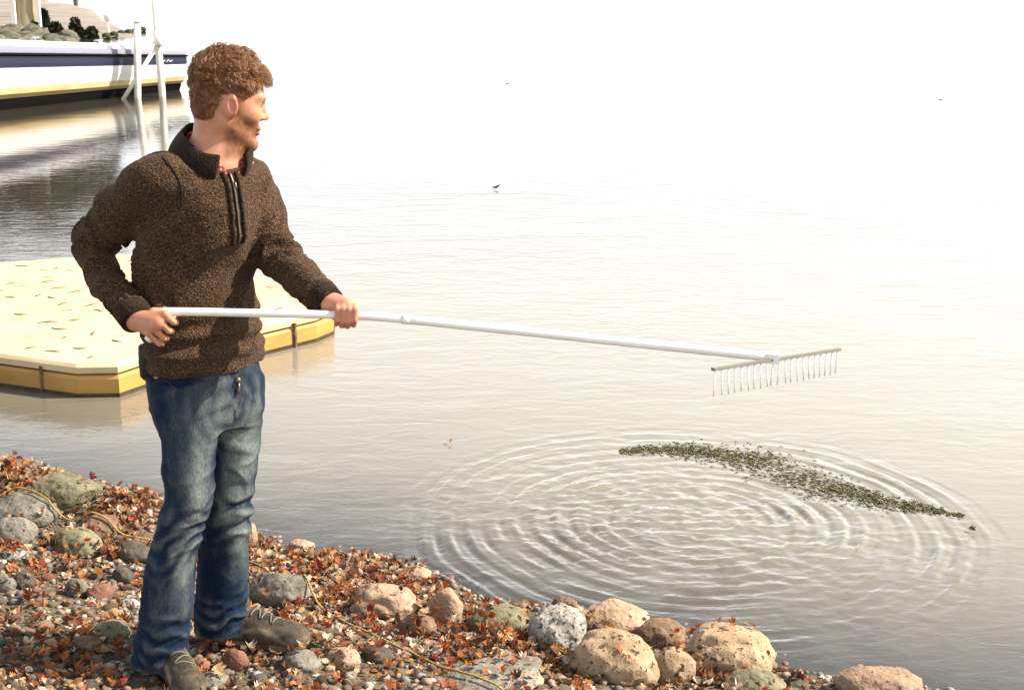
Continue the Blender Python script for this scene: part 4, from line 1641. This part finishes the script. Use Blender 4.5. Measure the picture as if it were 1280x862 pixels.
def knit(name, lo, mid, hi):
    m, nt, out = material(name)
    bs = N(nt, 'ShaderNodeBsdfPrincipled', Roughness=.95)
    bs.inputs['Specular IOR Level'].default_value = .1
    bs.inputs['Sheen Weight'].default_value = .08
    bs.inputs['Sheen Roughness'].default_value = .5
    bs.inputs['Sheen Tint'].default_value = (.8, .6, .45, 1)
    tc = N(nt, 'ShaderNodeTexCoord')
    n1 = N(nt, 'ShaderNodeTexNoise', Scale=230.0, Detail=4.0, Roughness=.8)
    nt.links.new(tc.outputs['Object'], n1.inputs['Vector'])
    c1 = ramp(nt, n1.outputs[0], [(.34, lo), (.50, mid), (.66, hi)])
    n2 = N(nt, 'ShaderNodeTexNoise', Scale=22.0, Detail=3.0)
    nt.links.new(tc.outputs['Object'], n2.inputs['Vector'])
    mr = N(nt, 'ShaderNodeMapRange')
    mr.inputs['To Min'].default_value = .7
    mr.inputs['To Max'].default_value = 1.3
    nt.links.new(n2.outputs[0], mr.inputs[0])
    hs = N(nt, 'ShaderNodeHueSaturation')
    nt.links.new(mr.outputs[0], hs.inputs['Value'])
    nt.links.new(c1, hs.inputs['Color'])
    nt.links.new(hs.outputs[0], bs.inputs['Base Color'])
    vo = N(nt, 'ShaderNodeTexVoronoi', Scale=190.0)
    nt.links.new(tc.outputs['Object'], vo.inputs['Vector'])
    bp = N(nt, 'ShaderNodeBump', Strength=.7, Distance=.004)
    nt.links.new(vo.outputs['Distance'], bp.inputs['Height'])
    nt.links.new(bp.outputs[0], bs.inputs['Normal'])
    nt.links.new(bs.outputs[0], out.inputs[0])
    return m


M_knit = knit('heather_knit', (.006, .0035, .002), (.032, .0175, .010), (.15, .094, .056))
M_rib = knit('dark_shaded_rib_knit', (.005, .0035, .0025), (.014, .009, .006), (.04, .027, .019))  # dark trim; the shade on the collar is put into this colour
sweater = part('sweater', svz, sfz, M_knit, man)
SWB = BVHTree.FromPolygons(svz.tolist(), sfz.tolist())

# stand-up collar, open at the front
CB, CT = P(260, 200, Y0) + FR * .008, P(266, 171, Y0) + FR * .012
v, f = [], []
na, nh = 48, 7
for i in range(na + 1):
    ph = R(23) + (2 * math.pi - R(46)) * i / na
    rd = FR * math.cos(ph) + RT * math.sin(ph)
    open_ = max(0, math.cos(ph))
    for j in range(nh):
        q = j / (nh - 1)
        r = .106 * (1 - q) + .083 * q + .006 * math.sin(q * math.pi) + .014 * open_ * q
        c = CB * (1 - q) + CT * q
        v.append(c + rd * r + np.array([0, 0, -(.040 * (1 - q) + .030 * q) * math.cos(ph) - .012 * open_ ** 2 * q + .004 * math.sin(ph * 5) * q]))
for i in range(na):
    for j in range(nh - 1):
        a = i * nh + j
        f.append([a, a + nh, a + nh + 1, a + 1])
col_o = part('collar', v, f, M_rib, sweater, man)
md = col_o.modifiers.new('thick', 'SOLIDIFY')
md.thickness = .009
md.offset = 0
md = col_o.modifiers.new('sub', 'SUBSURF')
md.levels = md.render_levels = 1


def on_chest(z, side, outw=.002):
    o = np.array([CB[0], CB[1], z]) + FR * .6 + RT * side
    r = SWB.ray_cast(Vector(o), Vector(-FR))
    return np.array(r[0]) + FR * outw if r[0] is not None else None


zt, zb = P(285, 205, Y0)[2], P(300, 296, Y0)[2]
M_zip = plain('zip_metal', (.10, .09, .08), rough=.4, metal=.6)
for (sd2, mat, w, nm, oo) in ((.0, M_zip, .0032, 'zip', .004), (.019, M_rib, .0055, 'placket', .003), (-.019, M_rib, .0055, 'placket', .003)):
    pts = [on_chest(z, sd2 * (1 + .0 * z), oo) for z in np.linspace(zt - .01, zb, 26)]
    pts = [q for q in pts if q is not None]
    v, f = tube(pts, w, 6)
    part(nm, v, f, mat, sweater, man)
zp = on_chest(zt - .035, -.004, .010)
v, f = tube([zp, zp - [0, 0, .012], zp - [0, 0, .024]], [.003, .005, .003], 6)
part('zip_pull', v, f, M_zip, sweater, man)
# raglan seams over the near shoulder and cuffs
seam = []
for q in np.linspace(0, 1, 24):
    tgt = P(203 + 22 * q + 10 * math.sin(q * 3), 196 + 62 * q, Y0)
    r = SWB.ray_cast(Vector(EYE), Vector(nrm(tgt - EYE)))
    if r[0] is not None:
        seam.append(np.array(r[0]) - nrm(tgt - EYE) * .001)
v, f = tube(seam, .0028, 6)
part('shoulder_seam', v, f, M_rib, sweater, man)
for (e, w, r) in ((elR, wrR, .0445), (elL, wrL, .042)):
    d = nrm(w - e)
    c0 = w - (w - e) * .10
    mbp = [c0 - d * .008, c0 + d * .004, c0 + d * .020, c0 + d * .034, c0 + d * .038, c0 + d * .030]
    v, f = tube(mbp, [r + .002, r + .003, r + .0005, r - .001, r - .006, r - .010], 22, False)
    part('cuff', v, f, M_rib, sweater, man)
# checked shirt inside the collar
m_, nt, out = material('red_check_cotton')
bs = N(nt, 'ShaderNodeBsdfPrincipled', Roughness=.9)
tc = N(nt, 'ShaderNodeTexCoord')
cols_ = []
for dr, sc_ in (('X', 26.0), ('Z', 26.0)):
    wvn = N(nt, 'ShaderNodeTexWave', wave_type='BANDS', bands_direction=dr, Scale=sc_, Distortion=0.0)
    nt.links.new(tc.outputs['Object'], wvn.inputs['Vector'])
    cols_.append(wvn.outputs['Fac'])
ad = N(nt, 'ShaderNodeMath', operation='ADD')
nt.links.new(cols_[0], ad.inputs[0])
nt.links.new(cols_[1], ad.inputs[1])
dv = N(nt, 'ShaderNodeMath', operation='MULTIPLY')
dv.inputs[1].default_value = .5
nt.links.new(ad.outputs[0], dv.inputs[0])
nt.links.new(ramp(nt, dv.outputs[0], [(.15, (.02, .005, .008)), (.45, (.20, .014, .016)), (.75, (.26, .02, .022)), (.93, (.40, .25, .22))]), bs.inputs['Base Color'])
nt.links.new(bs.outputs[0], out.inputs[0])
v, f = [], []
for i in range(40):
    ph = 2 * math.pi * i / 40
    rd = FR * math.cos(ph) + RT * math.sin(ph)
    dd = min(ph, 2 * math.pi - ph)
    vee = math.exp(-(dd / .38) ** 2)
    for j in range(5):
        q = j / 4
        r = (.098 * (1 - q) + .073 * q) + .012 * vee * q
        top_ = CT + np.array([0, 0, -.016 - .050 * vee])
        v.append((CB + np.array([0, 0, -.05])) * (1 - q) + top_ * q + rd * r + np.array([0, 0, -.030 * math.cos(ph)]))
for i in range(40):
    for j in range(4):
        a, c_ = i * 5 + j, ((i + 1) % 40) * 5 + j
        f.append([a, c_, c_ + 1, a + 1])
shirt = part('shirt', v, f, m_, man)
md = shirt.modifiers.new('thick', 'SOLIDIFY')
md.thickness = .003

# --- jeans
JN = Field(np.array([-1.20, 3.55, .24]), np.array([-.58, 4.24, 1.32]), .0042)
HIPS = [(440, 203, 312), (462, 200, 318), (480, 197, 321), (500, 198, 321), (518, 201, 320), (530, 207, 314)]
JN.stack(torso_rows(HIPS, .66), LATYAW, .02, 2.2)
JN.stack(leg_rows(LEGR, YR), LATYAW, .022)
JN.stack(leg_rows(LEGL, YL), LATYAW, .022)
jv, jf = JN.mesh(1)
jn = normals(jv, jf)
RPT = np.array([r[0] for r in leg_rows(LEGR, YR)])
LPT = np.array([r[0] for r in leg_rows(LEGL, YL)])


def leg_c(tabc, z):
    o = np.argsort(tabc[:, 2])
    return np.stack([np.interp(z, tabc[o, 2], tabc[o, k]) for k in (0, 1)], 1)


cR, cL = leg_c(RPT, jv[:, 2]), leg_c(LPT, jv[:, 2])
isR = np.linalg.norm(jv[:, :2] - cR, axis=1) < np.linalg.norm(jv[:, :2] - cL, axis=1)
zk = np.where(isR, P(232, 652, Y0)[2], P(285, 640, Y0)[2])
zf = np.where(isR, P(196, 826, 3.8)[2], P(275, 786, 4.0)[2])
w1 = vnoise(jv * np.array([9, 9, 6]), 61) * 1.3 + vnoise(jv * 25, 62) * .4
slant = (jv @ RT) * np.where(isR, 1, -1)
knee = np.sin(((jv[:, 2] - zk) / .060 + slant * 3 + w1 * .7) * 2 * math.pi) * np.exp(-((jv[:, 2] - zk + .02) / .085) ** 2)
ankle = np.sin(((jv[:, 2] - zf) / .055 - slant * 4 + w1 * .8) * 2 * math.pi) * np.exp(-((jv[:, 2] - zf - .06) / .09) ** 2)
crotch = np.sin((np.linalg.norm(jv - P(294, 515, Y0 - .12), axis=1) / .040 + w1 * .5) * 2 * math.pi) * np.exp(-(np.linalg.norm(jv - P(290, 515, Y0 - .10), axis=1) / .11) ** 2)
wm = np.clip(.5 + vnoise(jv * 9, 66), 0, 1.2)
dj = (knee * .0070 + ankle * .0075) * wm + crotch * .0012 + fbm(jv * np.array([9, 9, 5]), 63, 3) * .007
rid = 1 - np.abs(fbm(jv * np.array([7, 7, 15]) + 3 * slant[:, None], 67, 2)) * 4
dj += np.clip(rid, 0, 1) * .004
jv = jv + jn * dj[:, None]
jn = normals(jv, jf)
# worn fading down the fronts of the thighs and below the knee
front = np.clip(jn @ nrm(FR + np.array([.0, -.25, 0])), 0, 1)
zth = np.where(isR, P(240, 575, Y0)[2], P(290, 570, Y0)[2])
fade = front ** 2.6 * (np.exp(-((jv[:, 2] - zth) / .16) ** 2) * .78 + .45 * np.exp(-((jv[:, 2] - zk + .07) / .09) ** 2) + .06)
fade += .42 * fbm(jv * np.array([24, 24, 10]), 64, 4) + 18 * np.clip(dj, -.01, .01) + .14 * crotch + .16 * knee + .12 * ankle
fade += .35 * np.exp(-((jv[:, 2] - zf) / .012) ** 2)
fade = np.clip(fade * .8, 0, 1) ** 1.15
jc = np.array([.004, .013, .032])[None] * (1 - fade[:, None]) + np.array([.20, .23, .205])[None] * fade[:, None]
m_, nt, out = material('worn_denim')
bs = N(nt, 'ShaderNodeBsdfPrincipled', Roughness=.9)
bs.inputs['Specular IOR Level'].default_value = .15
at = N(nt, 'ShaderNodeAttribute', attribute_name='tint')
tc = N(nt, 'ShaderNodeTexCoord')
mp = N(nt, 'ShaderNodeMapping')
mp.inputs['Scale'].default_value = (1, 1, .35)
nt.links.new(tc.outputs['Object'], mp.inputs[0])
n1 = N(nt, 'ShaderNodeTexNoise', Scale=230.0, Detail=4.0, Roughness=.75)
nt.links.new(mp.outputs[0], n1.inputs['Vector'])
mr = N(nt, 'ShaderNodeMapRange')
mr.inputs['From Min'].default_value = .3
mr.inputs['From Max'].default_value = .7
mr.inputs['To Min'].default_value = .45
mr.inputs['To Max'].default_value = 1.6
nt.links.new(n1.outputs[0], mr.inputs[0])
hs_ = N(nt, 'ShaderNodeHueSaturation')
nt.links.new(mr.outputs[0], hs_.inputs['Value'])
nt.links.new(at.outputs['Color'], hs_.inputs['Color'])
nt.links.new(hs_.outputs[0], bs.inputs['Base Color'])
bp = N(nt, 'ShaderNodeBump', Strength=.35, Distance=.003)
nt.links.new(n1.outputs[0], bp.inputs['Height'])
nt.links.new(bp.outputs[0], bs.inputs['Normal'])
nt.links.new(bs.outputs[0], out.inputs[0])
M_denim = m_
jeans = part('jeans', jv, jf, M_denim, man, attrs={'tint': jc})
JB = BVHTree.FromPolygons(jv.tolist(), jf.tolist())


def on_view(bvh, px, py, lift=.001):
    d = nrm(ray(px, py))
    r = bvh.ray_cast(Vector(EYE), Vector(d))
    return None if r[0] is None else np.array(r[0]) - d * lift


M_thread = plain('seam_thread', (.05, .04, .03), rough=.9)
for path in ([(302, 470), (303, 490), (298, 508), (292, 520)], [(205, 472), (220, 486), (240, 492), (258, 486), (262, 472)]):
    pts = [on_view(JB, *q) for q in spline([(a, b, 0) for a, b in path], 22)[:, :2]]
    pts = [q for q in pts if q is not None]
    v, f = tube(pts, .0010, 5)
    part('seam', v, f, M_thread, jeans, man)
bt = on_view(JB, 297, 475, .004)
v, f = rock_verts(2, (.010, .010, .010), 3, 0, facet=0)
part('button', v + bt, f, M_zip, jeans, man)
kp = [on_view(JB, 298, 478, .006), on_view(JB, 299, 486, .008), on_view(JB, 297, 492, .007)]
v, f = tube(kp, [.004, .003, .005], 6)
part('key_chain', v, f, M_zip, jeans, man)
# dark pouch at the back of the belt
po = P(186, 452, Y0 - .06)
pa_ = nrm(np.array([.5, -.85, 0]))
ps = np.cross([0, 0, 1.0], pa_)
v, f = [], []
for q, (w_, d_) in ((.052, (.020, .010)), (.045, (.026, .016)), (.0, (.028, .019)), (-.040, (.026, .017)), (-.050, (.018, .010))):
    for k in range(12):
        a = k * math.pi / 6
        ca, sa = math.cos(a), math.sin(a)
        v.append(po + ps * w_ * math.copysign(abs(ca) ** .6, ca) + pa_ * d_ * math.copysign(abs(sa) ** .6, sa) + np.array([0, 0, q]))
for i in range(4):
    for k in range(12):
        f.append([i * 12 + k, i * 12 + (k + 1) % 12, (i + 1) * 12 + (k + 1) % 12, (i + 1) * 12 + k])
f += [list(range(12)), [48 + k for k in range(12)][::-1]]
part('belt_pouch', v, f, plain('black_nylon', (.015, .015, .016), rough=.7), man)

# --- shoes
M_shoe = attr_mat('shoe_suede', 'tint', rough=.9, jitter=.45, jscale=45, bump=.5, bscale=160, bdist=.004)
M_sole = noise_mat('shoe_sole', [(.3, (.08, .066, .045)), (.7, (.20, .17, .12))], scale=25, rough=.85)
M_lace = plain('lace', (.13, .115, .085), rough=.9)
M_foot = plain('black_rubber', (.02, .02, .018), rough=.8)
for (ft, fd, hl) in ((ftR, fdR, .085), (ftL, fdL, .085)):
    sdv = np.cross(fd, [0, 0, 1.0])
    ax = np.stack([fd, sdv, [0, 0, 1.0]])

    def fp_(a, b, c):
        return ft + fd * a * .94 + sdv * b * .94 + np.array([0, 0, c])
    F_ = Field(ft - [.36, .36, .03], ft + [.36, .36, .24], .0042)
    F_.ell(fp_(-.040, 0, .060), (.055, .040, .060), ax, .02)
    F_.ell(fp_(.035, 0, .060), (.085, .042, .055), ax, .03)
    F_.ell(fp_(.120, 0, .040), (.095, .048, .042), ax, .03)
    F_.cone(fp_(-.025, 0, .08), fp_(-.02, 0, .135), .042, .044, .02)
    F_.ell(fp_(.165, 0, .038), (.050, .046, .036), ax, .02)
    F_.D = np.maximum(F_.D, (ft[2] + .022 - (F_.lo[2] + np.arange(F_.n[2]) * F_.h))[None, None, :].astype(np.float32))
    v, f = F_.mesh(1)
    lq = (v - ft) @ ax.T
    hh_ = lq[:, 2]
    pn = np.repeat(np.array([[.055, .046, .034]]), len(v), 0)
    band = np.exp(-((hh_ - .052 - .02 * np.sin(lq[:, 0] * 26)) / .010) ** 2)[:, None]
    pn = pn * (1 - band) + np.array([.17, .14, .095]) * band
    toe = np.clip((lq[:, 0] - .155) / .012, 0, 1)[:, None] * np.clip((.055 - hh_) / .01, 0, 1)[:, None]
    pn = pn * (1 - toe) + np.array([.10, .085, .062]) * toe
    dk = (np.abs(lq[:, 1]) < .020) & (lq[:, 0] > .03) & (lq[:, 0] < .135) & (hh_ > .06)
    pn[dk] = (.03, .027, .022)
    heel = np.clip((-.045 - lq[:, 0]) / .01, 0, 1)[:, None]
    pn = pn * (1 - heel) + np.array([.05, .045, .04]) * heel
    shoe = part('shoe', v, f, M_shoe, man, attrs={'tint': pn})
    outl = [(-.095, 0), (-.085, .028), (-.05, .038), (.0, .036), (.05, .036), (.10, .046), (.15, .050), (.19, .040), (.215, .020), (.222, 0)]
    outl = outl + [(a, -b) for (a, b) in outl[-2:0:-1]]
    n = len(outl)
    lv = [(0.98, .0), (1.02, .010), (1.02, .022), (1.0, .030), (.93, .034)]
    v = [fp_(a * q + .06 * (1 - q), b * q, z + .006 * max(0, (a - .12) / .1) ** 2) for (q, z) in lv for (a, b) in outl]
    f = [[i * n + k, i * n + (k + 1) % n, (i + 1) * n + (k + 1) % n, (i + 1) * n + k] for i in range(len(lv) - 1) for k in range(n)]
    f += [list(range(n))[::-1], [(len(lv) - 1) * n + k for k in range(n)]]
    part('sole', v, f, M_sole, shoe, man)
    v = [fp_(a * 1.025 + .06 * -.025, b * 1.03, z) for z in (-.006, .009) for (a, b) in outl]
    f = [[k, (k + 1) % n, n + (k + 1) % n, n + k] for k in range(n)] + [list(range(n))[::-1], [n + k for k in range(n)]]
    part('outsole', v, f, M_foot, shoe, man)
    SB = BVHTree.FromPolygons(F_.mesh(1)[0].tolist(), F_.mesh(0)[1].tolist())
    for k in range(5):
        a = .045 + k * .018
        pts = []
        for b in np.linspace(-.026, .026, 9):
            r = SB.ray_cast(Vector(fp_(a + b * .25 * (1 if k % 2 else -1), b, .3)), Vector((0, 0, -1)))
            if r[0] is not None:
                pts.append(np.array(r[0]) + [0, 0, .002])
        if len(pts) > 2:
            v, f = tube(pts, .0028, 5)
            part('lace', v, f, M_lace, shoe, man)

# ------------------------------------------------------------------ lake rake
M_alu = noise_mat('white_aluminium', [(.3, (.72, .71, .68)), (.7, (.84, .83, .80))], scale=8, rough=.35, spec=.5)
M_tine = plain('bright_tine', (.82, .81, .78), rough=.4)
M_steel = plain('dark_bar', (.15, .14, .12), rough=.45, metal=.2)
YE = 3.52
pole_pts = spline([P(209, 391.5, YP), P(215, 389.3, YP), P(330, 391.5, YP - .004), P(430, 394, YP), P(507, 399, YP - .008), P(735, 422.5, YP - .05), P(966, 446.5, YE)], 70)
t = thing('lake_rake', pole_pts[30], 'long white aluminium lake rake held out over the water', 'rake')
k0 = int(np.argmin([abs(CX + FPX * (q[0]) / depth(q) - 507) for q in pole_pts]))
v, f = tube(pole_pts[2:k0 + 2], .0108, 14)
pl = part('pole', v, f, M_alu, t)
v, f = tube(pole_pts[k0:], .0118, 14)
part('pole_extension', v, f, M_alu, t)
v, f = tube([pole_pts[k0] * .6 + pole_pts[k0 - 1] * .4, pole_pts[k0] * .6 + pole_pts[k0 + 1] * .4], .0130, 14)
part('joint_collar', v, f, M_alu, t)
v, f = tube(spline([P(226, 389.8, YP), P(215, 390.2, YP), P(207, 397, YP), P(196, 411, YP), P(185, 425, YP)], 18), .0112, 12)
part('grip', v, f, M_alu, t)
bR, bL = P(1050, 437.5, YE + .20), P(891, 463, YE - .17)
bd = nrm(bR - bL)
v, f = MB().box((bR + bL) / 2 + [0, 0, .003], (bR - bL) / 2, np.cross(bd, [0, 0, 1]) * .0055, np.array([0, 0, .0034])).out()
bar = part('rake_bar', v, f, M_steel, t, smooth=False)
for k in range(21):
    o = bL + (bR - bL) * (k + .35) / 20.7
    lean = np.array([random.uniform(-.004, .004), random.uniform(-.004, .004), 0])
    v, f = tube([o, o + lean * .4 + [0, 0, -.035], o + lean + [0, 0, -.066]], [.0026, .0024, .0018], 7)
    part('tine', v, f, M_tine, t)
pe = pole_pts[-1]
v, f = MB().box(pe + [.0, 0, -.002], nrm(pe - pole_pts[-4]) * .016, np.cross(nrm(pe - pole_pts[-4]), [0, 0, 1]) * .0128, np.array([0, 0, .0128])).out()
part('socket', v, f, M_alu, t, smooth=False)

# ------------------------------------------------------------------ floating weeds and drifting leaves
poly = [(786, 562), (830, 553), (900, 549), (960, 556), (1010, 572), (1060, 598), (1110, 622), (1160, 634), (1198, 643), (1150, 640), (1080, 638), (1020, 628), (950, 606), (890, 584), (830, 572)]
WPAL = np.array([(.042, .046, .005), (.075, .074, .010), (.025, .028, .004), (.11, .095, .022), (.05, .038, .009)])
V, Fc, Cc = [], [], []
off = 0
n = 0
while n < 4300:
    px = random.uniform(775, 1205)
    mid_ = np.interp(px, [775, 830, 900, 960, 1010, 1060, 1110, 1160, 1205], [564, 562, 568, 582, 600, 616, 629, 637, 645])
    wid_ = np.interp(px, [775, 830, 900, 960, 1010, 1060, 1110, 1160, 1205], [3, 6, 12, 17, 19, 15, 9, 5, 2.5])
    py = random.gauss(mid_, wid_ * .52)
    if random.random() > .35 + .65 * (.5 + fbm(np.array([[px * .035, py * .07, 0]]), 71, 2)[0]):
        continue
    o = G(px, py)
    o[2] = float(water_z(np.array([o[0]]), np.array([o[1]]))[0]) + random.uniform(-.004, .001)
    a = random.gauss(-.5, .9)
    L = random.uniform(.008, .034)
    d = np.array([math.cos(a), math.sin(a), 0])
    e = np.array([-d[1], d[0], 0])
    q = np.linspace(-1, 1, 5)[:, None]
    pts = o + d * q * L * .5 + e * (q ** 2 - .5) * random.uniform(-.02, .02) + np.array([0, 0, 1.0]) * (1 - q ** 2) * random.uniform(0, .005)
    v, f = tube(pts, np.array([.0007, .0016, .0019, .0016, .0006]) * random.uniform(.7, 1.3), 4, False)
    V.append(v)
    Fc += [[j + off for j in g] for g in f]
    off += len(v)
    Cc.append(np.repeat((WPAL[rng.integers(0, 5)] * random.uniform(.6, 1.4))[None], len(v), 0))
    n += 1
put('floating_weeds', mesh('floating_weeds', np.vstack(V), Fc, attr_mat('water_weed', 'tint', rough=.25, spec=.5, jitter=.2), True, {'tint': np.vstack(Cc)}),
    kind='stuff', label='streak of dark green water weed floating across the ripple rings', category='water weed')
for (px, py, L, k, lab) in ((620, 237, .10, 6, 'dark curled leaf floating alone on the open water'), (634, 103, .13, 3, 'pale leaf floating far out on the water'), (1176, 127, .10, 6, 'tiny dark leaf floating far out at upper right'),
                            (562, 555, .035, 3, 'tan leaf floating left of the ripple rings'), (1215, 665, .035, 6, 'small dark leaf drifting beyond the tip of the weeds')):
    o = put('floating_leaf', mesh('floating_leaf', LV[2][0] * L, LV[2][1], leaf_mats[k], False), loc=tuple(G(px, py) + [0, 0, .012]), label=lab, category='leaf', group='leaves floating on the lake')
    o.rotation_euler = (0, .1, random.uniform(0, 6))
